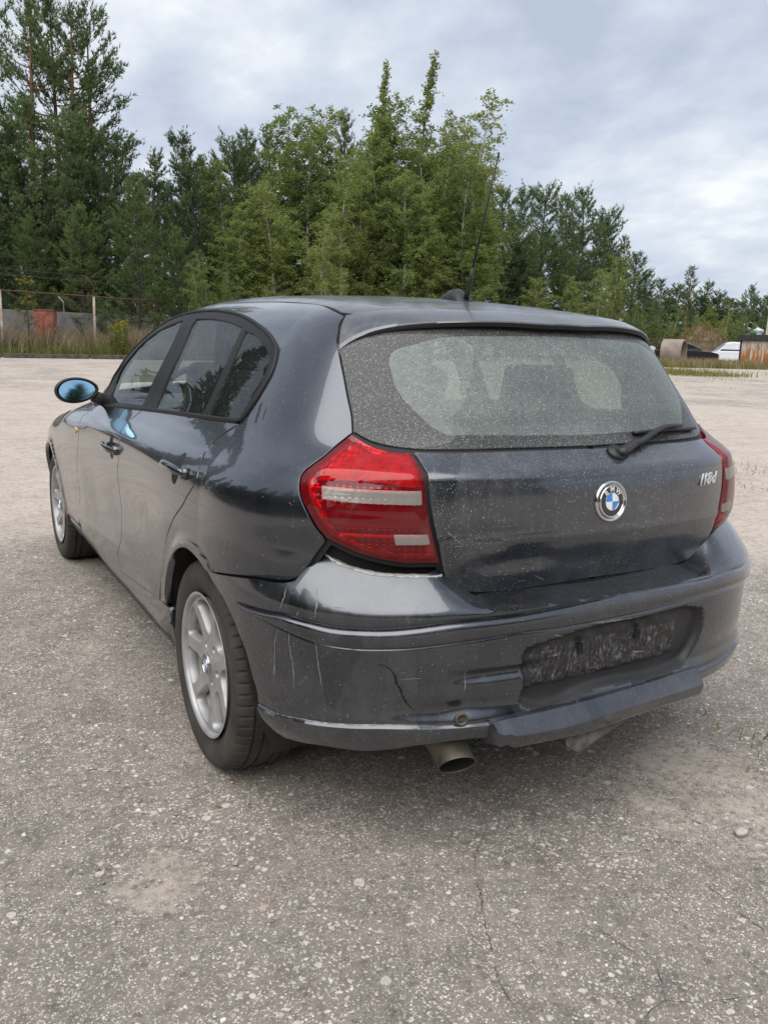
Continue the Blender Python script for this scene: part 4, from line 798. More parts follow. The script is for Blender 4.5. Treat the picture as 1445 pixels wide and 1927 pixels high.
# ------------------------------------------------------------------ the right-hand background
CONC2=simple('brown_concrete',(.235,.195,.165),.9,var=.3,scale=1.2,bmp=.3,bscale=8)
o=empty('concrete_ring',(48.9,42.9,0),math.radians(-62),label='large concrete well ring lying on its side in the grass',cat='concrete ring')
m_=MB().lathe([(-.75,.98),(.75,.98),(.75,.86),(-.75,.86),(-.75,.98)],(0,0,.97),'x',56);m_.build('ring_wall',CONC2,o,True,auto=.6)
CARW=simple('white_car_paint',(.62,.64,.68),.3,var=.04,coat=.8);CARB=simple('black_car_paint',(.012,.012,.014),.25,var=.2,coat=.8);WIN=simple('dark_car_window',(.03,.04,.045),.08,var=.1);GUTS=simple('bare_engine_bay',(.16,.15,.145),.8,var=.9,scale=9,bmp=.5,bscale=14);LAMPM=simple('headlamp_glass',(.5,.52,.55),.12,coat=.8)
def wreck(loc_,rz,paint_,label,van=False,stripped=False):
    o=empty('parked_car',loc_,rz,label=label,cat='car')
    # side outline (y forward): lower body and cabin, lofted over the width
    low=[(-2.1,.35),(-2.15,.6),(-2.1,.95),(-1.9,1.0),(.75,.98),(1.45,.93),(1.95,.80),(2.12,.62),(2.12,.32)]
    cab=[(-2.05,.98),(-1.75,1.40),(-1.2,1.47),(-.1,1.46),(.25,1.36),(.95,.985)]
    if van: low=[(-2.4,.35),(-2.45,.8),(-2.42,1.15),(-1.9,1.18),(1.05,1.15),(1.75,1.0),(2.2,.82),(2.32,.6),(2.3,.32)];cab=[(-2.4,1.15),(-2.35,1.75),(-2.2,1.92),(.0,1.95),(.35,1.85),(1.2,1.16)]
    if stripped: low=[q for q in low if q[0]<1.96]+[(1.92,.62),(1.90,.40)]
    def loft(prof,ws,name,mat,zc):
        V=[];n=len(prof)
        for w,ins in ws: V+=[(w,y*(1-ins*.03),zc+(z-zc)*(1-ins)) for y,z in prof]
        F=[(i*n+j,i*n+(j+1)%n,(i+1)*n+(j+1)%n,(i+1)*n+j) for i in range(len(ws)-1) for j in range(n)]+[tuple(range(n)),tuple((len(ws)-1)*n+j for j in range(n))[::-1]]
        me=mesh(name,V,F);bm=bmesh.new();bm.from_mesh(me);bmesh.ops.recalc_face_normals(bm,faces=bm.faces)
        for e in bm.edges: e.smooth=e.calc_face_angle(0)<.6
        bm.to_mesh(me);bm.free();return link(name,me,mat,o)
    loft(low,[(-.86,.10),(-.80,0),(0,-.02),(.80,0),(.86,.10)],'car_body',paint_,.62)
    zc=cab[0][1];loft(cab,[(-.70,.10),(-.62,0),(0,-.02),(.62,0),(.70,.10)],'cabin',paint_,zc)
    (ya,za),(yb,zb)=cab[-1],cab[-2];q=lambda t,x,off=.02:(x,ya+(yb-ya)*t+off,za+(zb-za)*t+off)
    link('windscreen',mesh('windscreen',[q(.08,-.60),q(.08,.60),q(.92,.54),q(.92,-.54)],[(0,1,2,3)],False),WIN,o)
    for s_ in (1,-1):
        z1=cab[2][1]-.10;link('side_window',mesh('side_window',[(s_*.712,ya-.25,zc+.03),(s_*.712,cab[0][0]+.35,zc+.03),(s_*.655,cab[1][0]+.35,z1),(s_*.655,yb-.05,z1)],[(0,1,2,3)],False),WIN,o)
        for yw in (-1.3,1.32): 
            w=MB().lathe([(-.10,.20),(-.10,.31),(.10,.31),(.10,.20)],(s_*.74,yw,.31),'x',28);w.build('car_wheel',RUB,o,True)
            MB().lathe([(s_*.09,.0001),(s_*.095,.20)],(s_*.74,yw,.31),'x',24).build('wheel_cover',ALLOY_D,o)
        if not stripped: MB().box((s_*.60,low[-2][0]-.12,.66),(.36,.14,.16),rotx(.25)).build('headlamp',LAMPM,o,bevel=.03)
    if stripped:
        MB().box((0,1.95,.55),(1.5,.10,.36)).build('radiator_panel',GUTS,o)
        for k in range(9): MB().box((RNG.uniform(-.7,.7),2.02+RNG.uniform(0,.10),RNG.uniform(.25,.72)),(RNG.uniform(.1,.35),.10,RNG.uniform(.06,.18)),roty(RNG.normal(0,.4))).build('exposed_part',GUTS if k%2 else ALLOY_D,o)
    return o
wreck((52.6,44.9,0),math.radians(-131),CARB,'black car with its front bumper missing beside the concrete ring',stripped=True).scale=(1.15,1.15,1.18)
wreck((61.7,48.2,0),math.radians(53),CARW,'white van parked behind the grass left of the rusty container',van=True)
wreck((61.2,57.2,0),math.radians(-75),CARW,'white car mostly hidden behind the concrete ring')
# container
def rust_mat():
    m,nt,b,o=newmat('rusted_white_sheet');c=ocoord(nt);sep=N(nt,'ShaderNodeSeparateXYZ');lnk(nt,c,sep.inputs[0])
    n=noise(nt,ocoord(nt,(2.2,2.2,.7)),1.6,6,.65,.5);f=math_(nt,'ADD',n,math_(nt,'MULTIPLY',math_(nt,'SUBTRACT',1.25,sep.outputs[2]),.22))
    r=ramp(nt,[(.36,(.60,.58,.55)),(.46,(.55,.42,.30)),(.53,(.52,.22,.075)),(.70,(.33,.125,.05))],f);lnk(nt,r.outputs[0],b.inputs['Base Color']);b.inputs['Roughness'].default_value=.8;bump(nt,b,noise(nt,c,20,4),.4,.01);return m
o=empty('storage_container',(55.96,42.64,0),math.atan2(-.94,-.35),label='rusty white storage container with a dark flat roof at the right edge',cat='container')
RS=rust_mat();DKR=simple('dark_roof_felt',(.045,.042,.04),.85,var=.3,scale=3)
for k in range(4): MB().box((.18+1.5*k+.72,.04,1.03),(1.44,.06,1.98)).build('steel_panel',RS,o,bevel=.01)
MB().box((3.0,1.25,1.0),(6.0,2.3,2.0)).build('container_body',simple('grey_steel',(.16,.15,.14),.8,var=.3),o)
for k in range(5): MB().box((.1+1.5*k+(.04 if k else 0),-.01,1.0),(.10,.10,2.02)).build('frame_post',CARW if k else DKR,o)
MB().box((3.0,1.15,2.24),(6.3,2.7,.42)).build('flat_roof',DKR,o,bevel=.02)
# chimney of a brick building behind
BRK=simple('pale_brick',(.40,.36,.30),.9,var=.3,scale=6,bmp=.4,bscale=14)
o=empty('brick_chimney',(74.95,54.1,0),.6,label='pale brick chimney stack rising behind the container at the right edge',cat='chimney')
for k in range(38): 
    w=.92-.009*k;MB().box((0,0,.1+.2*k),(w*(1 if k%2 else .985),w*(1 if k%2 else .985),.192)).build('brick_course',BRK,o)
MB().box((0,0,7.72),(.8,.8,.12)).build('chimney_cap',CONC,o)
o=empty('roof_bundle',(57.1,42.0,2.45),label='white and green bundle lying on the container roof',cat='bundle')
bm=bmesh.new();bmesh.ops.create_icosphere(bm,subdivisions=3,radius=.36)
for v in bm.verts: v.co*=1+.22*math.sin(v.co.x*9+1)*math.sin(v.co.y*11)+.12*math.sin(v.co.z*15)
me=bpy.data.meshes.new('sack');bm.to_mesh(me);bm.free();s_=link('sack',me,simple('white_sack',(.5,.56,.54),.7,var=.4,scale=5),o);s_.location=(0,0,.26)
bm=bmesh.new();bmesh.ops.create_icosphere(bm,subdivisions=2,radius=.22);me=bpy.data.meshes.new('green_sack');bm.to_mesh(me);bm.free();s_=link('green_sack',me,simple('green_cloth',(.06,.16,.10),.8,var=.4,scale=5),o);s_.location=(-.42,.1,.18)
# mound with dead grass
n_=40;X,Y=np.meshgrid(np.linspace(-4.2,4.2,n_),np.linspace(-3,3,n_));Rr=np.sqrt((X/4)**2+(Y/2.8)**2);Z=3.9*np.clip(1-Rr**1.5,0,None)**.9*(1+.05*np.sin(X*3)*np.sin(Y*4))-.05
F=np.array([(i*n_+j,i*n_+j+1,(i+1)*n_+j+1,(i+1)*n_+j) for i in range(n_-1) for j in range(n_-1)])
o=empty('soil_mound',(77.7,64.7,0),-.7,label='brown heap overgrown with dead grass in front of the far trees',cat='mound')
link('soil_heap',mesh('soil_heap',np.stack([X.ravel(),Y.ravel(),Z.ravel()],1),F),simple('dry_soil',(.14,.105,.06),.95,var=.4,scale=2,bmp=.6,bscale=4),o)
k=RNG.integers(0,n_*n_,5000);k=k[Z.ravel()[k]>.1];b=blades('mound_grass',X.ravel()[k]+RNG.normal(0,.1,len(k)),Y.ravel()[k]+RNG.normal(0,.1,len(k)),.3+.4*RNG.random(len(k)),.05,leaf_mat('dead_grass',(.15,.115,.055),(.27,.21,.10),.2),None,None,z=Z.ravel()[k]-.05,lean=.5);b.parent=o
# fence on the right
RF=[(66.5,64,2.2),(68.73,61.15,2.2),(70.0,59.0,2.15),(71.2,57.9,2.1),(72.4,56.87,2.1),(74,54.5,2.1)]
o=empty('iron_fence',(68.73,61.15,0),label='dark iron fence between the wrecks and the brown heap',cat='fence')
MB().tube([loc((x,y,z),o) for x,y,z in RF],.05,6).build('top_rail',RUST,o)
for x,y,z in RF: MB().tube([loc((x,y,0),o),loc((x,y,z),o)],.06,6).build('fence_post',RUST,o)
V=[];F=[]
for (x0,y0,z0),(x1,y1,z1) in zip(RF[:-1],RF[1:]):
    L=math.hypot(x1-x0,y1-y0);n=int(L/.16)
    for k in range(n):
        t=k/n;P=loc((x0+(x1-x0)*t,y0+(y1-y0)*t,0),o);w=np.array([.012,-.012,0]);q=len(V);V+=[P-w,P+w,P+w+[0,0,z0-.05],P-w+[0,0,z0-.05]];F.append((q,q+1,q+2,q+3))
tag(link('fence_mesh',mesh('fence_mesh',V,F,False),WIRE,o),kind='stuff')
# traced feature lines of the car body, millimetres in car axes
TR={
'dlo':[[[-746,-53,1026],[-725,-84,1069],[-698,-100,1120],[-675,-103,1162],[-655,-86,1196],[-640,-59,1222],[-628,-9,1245],[-613,82,1272],[-595,218,1299],[-575,383,1323],[-556,587,1340],[-542,829,1349],[-545,1047,1344],[-559,1254,1324],[-599,1392,1286],[-637,1485,1234],[-660,1602,1174],[-696,1628,1114],[-709,1765,1038],[-753,1763,964]],[[-753,1763,964],[-775,1679,945],[-781,1614,944]],[[-781,1614,944],[-778,1243,964],[-769,947,979]],[[-769,947,979],[-762,338,1009],[-746,-53,1026]]],
'bgap':[[[-558,995,1337],[-625,902,1259],[-667,883,1189],[-722,905,1077],[-768,930,980]]],
'fglass':[[[-773,1536,962],[-728,1604,1034],[-705,1573,1104],[-683,1505,1158],[-651,1404,1220],[-624,1300,1264],[-599,1156,1299],[-582,1027,1317]],[[-582,1027,1317],[-641,971,1235],[-698,967,1129],[-731,993,1050],[-762,990,988]],[[-762,990,988],[-770,1227,977],[-773,1536,962]]],
'rglass':[[[-580,878,1319],[-580,747,1320],[-585,606,1315],[-595,464,1305],[-607,303,1287]],[[-607,303,1287],[-666,264,1197],[-712,250,1112],[-757,254,1020]],[[-757,254,1020],[-760,500,1007],[-762,807,991]],[[-762,807,991],[-721,808,1080],[-666,811,1191],[-580,878,1319]]],
'qglass':[[[-615,258,1276],[-621,162,1264],[-633,71,1242],[-645,0,1219],[-657,-43,1194],[-672,-61,1168],[-694,-68,1130],[-720,-49,1080],[-744,-35,1033]],[[-744,-35,1033],[-752,73,1026],[-757,205,1019]],[[-757,205,1019],[-721,210,1093],[-669,228,1189],[-615,258,1276]]],
'belt':[[[-779,1627,946],[-777,1250,967],[-767,952,980],[-761,341,1010],[-745,-51,1028]]],
'qgap':[[[-752,-44,1016],[-782,32,972],[-810,57,937],[-837,22,908],[-861,-9,866],[-874,56,796],[-875,200,702],[-868,306,615],[-862,377,524],[-859,412,455],[-855,443,373]]],
'doorgap':[[[-773,954,973],[-806,1002,933],[-841,993,903],[-852,976,890],[-863,936,870],[-869,947,802],[-865,998,735],[-860,1027,674],[-855,1042,601],[-852,1038,544],[-851,1036,481],[-849,1072,410],[-847,1107,369],[-843,1107,336],[-839,1097,308]]],
'fdgap':[[[-788,1773,924],[-825,1792,890],[-846,1814,866],[-856,1787,846],[-870,1768,776],[-870,1812,694],[-867,1856,609],[-863,1853,556],[-861,1843,504],[-857,1885,443],[-852,1964,378]]],
'sillgap':[[[-843,2064,313],[-835,1991,284],[-828,1703,267],[-834,1291,288],[-839,1020,312],[-847,714,346],[-856,447,377],[-859,324,385]]],
'sillbot':[[[-822,2100,251],[-645,2918,-63],[-662,2500,-61],[-660,2172,-59],[-660,1644,-59],[-660,1234,-38],[-660,945,-24]]],
'arch_q':[[[-869,-115,624],[-870,-77,638],[-871,-26,648],[-872,29,652],[-872,103,638],[-869,178,606],[-865,259,551],[-862,307,490],[-861,324,445],[-859,324,385]]],
'arch_b':[[[-868,-115,641],[-867,-161,621],[-865,-222,600],[-859,-278,562],[-853,-315,523],[-847,-348,483],[-841,-364,438],[-834,-386,395],[-829,-385,350],[-822,-390,322],[-813,-407,304]]],
'farch':[[[-873,2520,653],[-873,2425,661],[-873,2342,636],[-870,2268,588],[-866,2204,512],[-860,2127,444],[-852,2049,373],[-847,2000,337]]],
'lamp':[[[-610,-466,1034],[-597,-494,1020],[-580,-522,1008],[-559,-544,1002],[-534,-564,999],[-509,-579,998]],[[-509,-579,998],[-509,-604,982],[-510,-629,967],[-513,-647,955]],[[-513,-647,955],[-514,-658,929],[-512,-666,886],[-504,-672,838],[-491,-676,787],[-476,-677,739]],[[-476,-677,739],[-518,-662,740],[-557,-646,740],[-590,-630,745],[-632,-607,755],[-664,-584,766],[-691,-562,780],[-712,-542,792]],[[-712,-542,792],[-727,-527,812],[-740,-509,842],[-748,-492,868],[-751,-474,894],[-748,-462,915],[-741,-455,932],[-730,-457,947]],[[-730,-457,947],[-690,-464,977],[-648,-461,1006],[-610,-466,1034]]],
'lampband':[[[-710,-515,918],[-676,-553,918],[-607,-611,916],[-525,-656,916],[-525,-660,884],[-609,-616,885],[-680,-562,886],[-713,-527,889]]],
'lamprev':[[[-584,-636,813],[-511,-669,813],[-506,-671,790],[-579,-638,789]]],
'lampdark':[[[-718,-527,874],[-681,-563,879],[-609,-617,878],[-516,-665,877],[-509,-670,826],[-586,-635,822],[-691,-562,819],[-714,-539,829]]],
'lamptop':[[[-723,-490,926],[-673,-508,966],[-623,-520,987],[-593,-541,990],[-526,-583,989],[-530,-635,957],[-526,-653,929],[-606,-608,930],[-664,-559,931]]],
'qbump':[[[-714,-540,785],[-731,-523,752],[-744,-507,721],[-756,-488,690],[-769,-470,679],[-797,-427,669],[-820,-382,667],[-846,-306,656],[-862,-220,641],[-869,-115,624]]],
'bumptop':[[[-868,-115,641],[-866,-233,659],[-854,-329,676],[-829,-409,688],[-808,-457,691],[-788,-492,693]],[[-785,-491,697],[-776,-499,701],[-767,-505,708],[-741,-504,734],[-716,-497,758],[-696,-495,771]],[[-696,-495,771],[-684,-529,755],[-667,-558,744],[-643,-585,736],[-608,-615,729],[-567,-639,726],[-515,-662,724],[-464,-664,722]],[[-464,-664,722],[-468,-688,707],[-460,-707,691],[-443,-717,679]]],
'hgap':[[[-508,-219,1322],[-532,-235,1302],[-548,-256,1281],[-561,-277,1256],[-568,-298,1236],[-576,-328,1203],[-584,-363,1165],[-593,-401,1121],[-599,-437,1078],[-609,-465,1036]]],
'glassbot':[[[-609,-464,1037],[-585,-506,1018],[-547,-544,1008],[-499,-577,1003],[-415,-610,1002],[-255,-641,1003],[38,-654,1001]]],
'hinner':[[[-505,-584,996],[-504,-607,982],[-506,-631,967],[-507,-650,955],[-509,-660,929],[-507,-668,886],[-499,-674,838],[-486,-678,787],[-473,-679,739],[-456,-673,698],[-436,-672,675],[-415,-674,664],[-385,-678,656],[-325,-687,650],[-198,-699,650],[-35,-703,654],[212,-699,657]]],
'hcrease':[[[-503,-648,957],[-381,-680,961],[-234,-697,964],[-24,-701,965]]],
'gfrit':[[[-454,-416,1241],[-477,-411,1227],[-487,-420,1207],[-491,-440,1182],[-493,-470,1144],[-486,-497,1116],[-471,-524,1092],[-433,-567,1048],[-414,-580,1037],[-363,-597,1035],[-240,-620,1033],[55,-633,1027]],[[-454,-416,1241],[-422,-436,1243],[-382,-460,1243]]],
'spj':[[[-508,-219,1321],[-486,-235,1327],[-442,-258,1337],[-386,-288,1343],[-315,-309,1347],[-199,-330,1350],[-77,-376,1348],[7,-411,1343],[107,-424,1338]]],
'spe':[[[-567,-301,1237],[-542,-316,1257],[-511,-336,1277],[-474,-361,1291],[-441,-384,1299],[-384,-422,1306],[-324,-453,1311],[-222,-485,1317],[-170,-505,1314],[-78,-516,1315],[19,-525,1310],[120,-536,1296]]],
'ditch':[[[-508,-219,1322],[-505,-154,1337],[-488,-2,1359],[-451,331,1385]]],
'strip_top':[[[-824,-459,615],[-808,-495,619],[-769,-562,615],[-725,-615,610],[-678,-658,611],[-627,-693,613],[-573,-721,618],[-495,-751,626],[-410,-774,628],[-344,-786,628],[-192,-800,632],[-19,-803,637],[174,-800,639],[399,-776,632]]],
'strip_bot':[[[-813,-482,586],[-782,-539,573],[-740,-597,564],[-693,-643,562],[-637,-686,564],[-572,-722,568],[-494,-753,575],[-409,-775,580],[-343,-787,584],[-212,-801,581],[76,-805,570],[318,-791,562],[654,-677,532]]],
'lip':[[[-829,-386,350],[-813,-439,346],[-778,-524,355],[-736,-588,361],[-690,-638,369],[-640,-677,375],[-586,-710,374],[-540,-732,369],[-332,-788,365],[-175,-801,373],[290,-792,375],[380,-776,382],[500,-743,389]]],
'bbot':[[[-813,-407,304],[-798,-433,282],[-776,-485,280],[-728,-570,291],[-682,-622,294],[-639,-659,298],[-597,-689,306],[-568,-708,314],[-552,-721,332]]],
'recess':[[[-292,-793,547],[-231,-799,556],[-134,-804,569],[76,-805,569],[302,-792,557],[325,-789,548],[338,-786,519],[334,-784,472],[315,-783,433],[275,-788,390],[237,-795,382],[-54,-798,389],[-292,-788,386],[-302,-784,394],[-299,-784,426],[-297,-788,464],[-307,-789,499],[-303,-791,535]]],
'holes':[[[-121,-802,510],[77,-803,515],[-126,-803,534],[72,-804,539]]],
'plate':[[[-306,-791,536],[-142,-803,540],[76,-804,543],[229,-799,553],[253,-792,453],[242,-789,423],[8,-795,420],[-170,-792,416],[-272,-785,411]]],
'tow':[[[-457,-759,379]]],
'crack':[[[-646,-678,528],[-627,-690,523],[-612,-698,505],[-606,-700,485],[-597,-703,464],[-591,-705,448],[-579,-708,424],[-570,-711,414],[-565,-713,403]]],
'lipc_top':[[[-507,-744,355],[-474,-755,356],[-438,-766,359],[-400,-775,364],[-332,-788,365],[-332,-788,365],[-175,-801,373],[290,-793,371]]],
'emblem':[[[-1,-737,869]]],
'badge':[[[344,-712,901],[457,-684,898]]],
'indic':[[[-866,1844,809]]],
'wiper':[[[65,-673,985],[140,-648,1005],[288,-608,1044],[361,-592,1044]],[[163,-629,1030],[288,-613,1033],[475,-563,1028]]],
'handle_r':[[[-872,315,860],[-869,172,865],[-863,58,871]]],
'handle_f':[[[-869,1190,817],[-869,1070,820],[-869,942,830]]],
'scr1':[[[-791,-490,688],[-802,-498,661],[-811,-491,627]],[[-810,-488,590],[-815,-473,556],[-815,-465,498],[-814,-456,427]],[[-798,-514,603],[-796,-513,548],[-790,-518,494],[-786,-518,434]],[[-757,-576,580],[-752,-579,527],[-741,-584,439]],[[-741,-553,694],[-750,-574,662],[-756,-580,630]],[[-449,-763,510],[-448,-762,485],[-449,-759,443]],[[-733,-595,659],[-706,-622,659]],[[-470,-699,699],[-464,-717,683],[-455,-738,666]],[[-416,-726,666],[-279,-700,656]],[[-427,-742,661],[-358,-722,653]],[[-601,-704,506],[-585,-712,507]],[[-604,-701,490],[-550,-728,494]],[[-783,-543,640],[-789,-531,620]]],
'scr2':[[[-135,-804,583],[-40,-805,573],[76,-805,569]],[[-293,-719,654],[-214,-745,652]],[[-216,-800,566],[-183,-802,557]],[[-53,-728,654],[1,-729,654]],[[139,-803,562],[155,-803,570]],[[76,-799,460],[117,-799,455]]],
'scr3':[[[-472,-684,823],[-429,-696,785]],[[-452,-689,783],[-427,-696,784]],[[-470,-684,820],[-461,-687,822]],[[-216,-709,690],[-175,-705,671]],[[-265,-701,677],[-237,-704,680]]],
}
# ------------------------------------------------------------------ the car
def sg(k,i=0): return np.array(TR[k][i],float)/1000
def crv(k,i=0,h=.012): return crom(sg(k,i),h)
def stm(F=F_body,disp=None): return lambda U: st_map(F,U[:,0],U[:,1],disp)
def st2(P): return st_of(P)
def top_map(U,F=F_body,disp=0):
    o=np.stack([U[:,0],U[:,1],np.full(len(U),.55)],1);d=np.broadcast_to(np.array([0,0,1.]),o.shape)
    t=hit(F,o,d,1.2);P=o+d*t[:,None];P[:,2]+=disp;return P
def topz(x,y): return top_map(np.array([[x,y]]))[0]
CARGROUP=None
CAR=empty('hatchback_car',(0,0,0),label='dark grey five-door hatchback with a cracked rear bumper and a dusty rear window',cat='car')
def P_st(name,outline3,mat,par,F=F_body,disp=None,mirror=True,h=.022,gap=.0033,depth=.02,holes=(),parR=None,hole_gap=0.):
    o2=st2(outline3);hs=[st2(H) for H in holes]
    V,Fa,Nn=panel_mesh(name,o2,stm(F,disp),flip_st,h,gap,depth,hs,True,hole_gap)
    if mirror: return both(name,V,Fa,Nn,mat,par,parR)
    return link(name,mesh_n(name,V,Fa,Nn),mat,par)
flip_st=False
# orientation test for (s,z): dP/ds x dP/dz must point outwards
_t=stm()(np.array([[.5,.7],[.504,.7],[.5,.704]]));_n=np.cross(_t[1]-_t[0],_t[2]-_t[0]);flip_st=bool(_n[0]>0)
def ribbon_st(name,curves,w,off,mat,par,F=F_body,mirror=True,post=None,taper=False,jit=0):
    VV=[];FF=[];k=0
    for P in curves:
        U=st2(P) if P.shape[1]==3 else P
        d=np.gradient(U,axis=0);d/=np.linalg.norm(d,axis=1)[:,None]+1e-9;nn=np.stack([-d[:,1],d[:,0]],1)
        ww=np.full(len(U),w)
        if taper: ww=w*np.clip(np.sin(np.linspace(.12,3.02,len(U)))*1.3,.15,1)
        if jit: ww=ww*(1+jit*(RNG.random(len(U))*2-1)); 
        a=st_map(F,*(U+nn*ww[:,None]/2).T,lambda P,s,z:np.full(len(s),off));b=st_map(F,*(U-nn*ww[:,None]/2).T,lambda P,s,z:np.full(len(s),off))
        m=len(U);VV+=[a,b];i=np.arange(m-1);FF.append(np.stack([k+i,k+i+1,k+m+i+1,k+m+i],1));k+=2*m
    V=np.concatenate(VV);Fa=np.concatenate(FF)
    if post is not None: V=post(V)
    o=link(name,mesh(name,V,Fa),mat,par)
    if mirror: link(name,mesh(name,V*[-1,1,1],Fa[:,::-1]),mat,par)
    return o
def crop_y(P,y0,y1):
    """part of a curve whose y runs between y0 and y1 (either order)"""
    lo,hi=min(y0,y1),max(y0,y1);Q=P[(P[:,1]>lo)&(P[:,1]<hi)];
    return Q if (Q[0,1]-Q[-1,1])*(y0-y1)>=0 else Q[::-1]
# --- sides -------------------------------------------------------------------
doorgap,fdgap,qgap,sillgap=crv('doorgap'),crv('fdgap'),crv('qgap'),crv('sillgap')
dlo=[crv('dlo',i) for i in range(4)]
lamp=[crv('lamp',i,.01) for i in range(6)]
hgap=crv('hgap');qb=crv('qbump');archq=crv('arch_q')
dit=np.array([topz(x,y) for x,y in [(-.705,2.0),(-.64,1.72),(-.565,1.45),(-.522,1.28),(-.500,1.0),(-.490,.6),(-.492,.2),(-.500,-.1),(-.5065,-.19)]])
ditch=crom(dit,.02)
def dq(P,s,z):     # quarter panel: flared lip round the wheel arch, soft dents low down
    r=np.hypot(P[:,1],P[:,2]-.31);lip=.010*np.exp(-((r-.352)/.022)**2)*(P[:,2]>.25)
    return lip+.004*np.exp(-((s+.30)/.10)**2-((z-.84)/.05)**2)-.006*np.exp(-((s+.18)/.07)**2-((z-.76)/.03)**2)
quarter=np.concatenate([ditch[:-1],hgap[:-1],lamp[5][::-1][:-1],lamp[4][::-1][:-1],qb[:-1],archq[:-1],qgap[::-1][:-1],dlo[0][:-1],dlo[1]])
QL,QR=P_st('rear_quarter_panel',quarter,PAINT_Q,CAR,disp=dq,h=.02)
belt=crv('belt')
def dd(P,s,z):     # pressed-in lower door surface
    y=P[:,1];return -.010*np.exp(-((z-.60-.05*(1-y))/.11)**2)*sstep(.25,.6,y)*sstep(1.8,1.45,y)+.006*np.exp(-((z-.40)/.035)**2)*sstep(.3,.6,y)
yB=doorgap[-1,1];yQ=qgap[-1,1]
rear_door=np.concatenate([doorgap,crop_y(sillgap,yB-.01,yQ+.01),qgap[::-1],crop_y(belt,qgap[0,1]+.01,doorgap[0,1]-.01)])
RDL,RDR=P_st('rear_door',rear_door,PAINT,CAR,disp=dd)
front_door=np.concatenate([fdgap,crop_y(sillgap,fdgap[-1,1]-.01,yB+.01),doorgap[::-1],crop_y(belt,doorgap[0,1]+.01,fdgap[0,1]-.01)])
FDL,FDR=P_st('front_door',front_door,PAINT,CAR,disp=dd)
def sid(y,z): 
    return np.array([-float(Wside(np.array(y),np.array(z))),y,z])
sb=crv('sillbot')
sill_c=np.concatenate([[sid(2.31,.314)],sillgap])
sill=np.concatenate([sill_c[:-1],[sg('sillgap')[-1]],sb[::-1],[sid(1.9,.20)],[sid(2.30,.20)]])
P_st('sill',sill,PAINT,CAR)
ang=np.radians(np.arange(196,-20,-6));farch=np.array([sid(2.66+.352*np.cos(a),.305+.352*np.sin(a)) for a in ang])
fen=np.concatenate([fdgap[:-1],[fdgap[-1]],[sid(1.985,.324)],[sid(2.295,.322)],farch[2:],np.array([sid(3.06,.45),sid(3.10,.62),sid(2.98,.745),sid(2.6,.835),sid(2.3,.885),sid(2.0,.93)])])
def df(P,s,z):
    r=np.hypot(P[:,1]-2.66,P[:,2]-.305);return .009*np.exp(-((r-.358)/.02)**2)
P_st('front_fender',fen,PAINT,CAR,disp=df)
# black seal strips in the gaps, their colour also stands for the shade there
sil_c=sill_c
ribbon_st('door_seal_shade',[doorgap,qgap,fdgap,sillgap],.022,-.024,SEAL,CAR)
ribbon_st('rear_seal_shade',[hgap,qb,lamp[3],lamp[4],lamp[5]],.022,-.011,SEAL,CAR)
# --- glasshouse --------------------------------------------------------------
fg=np.concatenate([crv('fglass',i)[:-1] for i in range(3)]);rg=np.concatenate([crv('rglass',i)[:-1] for i in range(4)]);qg=np.concatenate([crv('qglass',i)[:-1] for i in range(3)])
bg_=crv('bgap')
# frame of each door, the glass openings cut out
k0=np.argmin(np.linalg.norm(dlo[0]-bg_[0],axis=1));kb=np.argmin(np.linalg.norm(np.concatenate([dlo[2],dlo[3]])-bg_[-1],axis=1))
bot=np.concatenate([dlo[2][:-1],dlo[3]])
rear_fr=np.concatenate([dlo[0][:k0],bg_,bot[kb+1:-1]])
front_fr=np.concatenate([bg_[::-1],dlo[0][k0+1:-1],dlo[1][:-1],bot[:kb]])
fr_d=lambda P,s,z:np.full(len(s),.0005)
P_st('window_frame',rear_fr,TRIM,CAR,disp=fr_d,holes=[rg,qg],gap=.001,parR=CAR,h=.03)
P_st('window_frame',front_fr,TRIM,CAR,disp=fr_d,holes=[fg],gap=.001,h=.03)
gd=lambda P,s,z:np.full(len(s),-.005)
for nm,g in (('front_side_window',fg),('rear_side_window',rg),('quarter_window',qg)):
    o2=st2(g);o2=o2 if area2(o2)>0 else o2[::-1];o2=o2+outward2(o2)*.004
    V,Fa,Nn=panel_mesh(nm,o2,stm(F_body,gd),flip_st,.04,0,.003,(),False);both(nm,V,Fa,Nn,GLASS_S,CAR)
def tube_st(name,P,r,off,mat,mirror=True,squash=None,par=None,F=F_body):
    U=st2(P);Q=st_map(F,U[:,0],U[:,1],lambda P,s,z:np.full(len(s),off))
    m=MB().tube(Q,r,6,squash=squash);o=m.build(name,mat,par or CAR,True)
    if mirror:
        m2=MB().tube(Q*[-1,1,1],r,6,squash=squash);m2.build(name,mat,par or CAR,True)
    return o
tube_st('window_seal',dlo[0],.0065,.001,SEAL);tube_st('belt_strip',np.concatenate([bot[:-1]]),.0075,.002,TRIM)
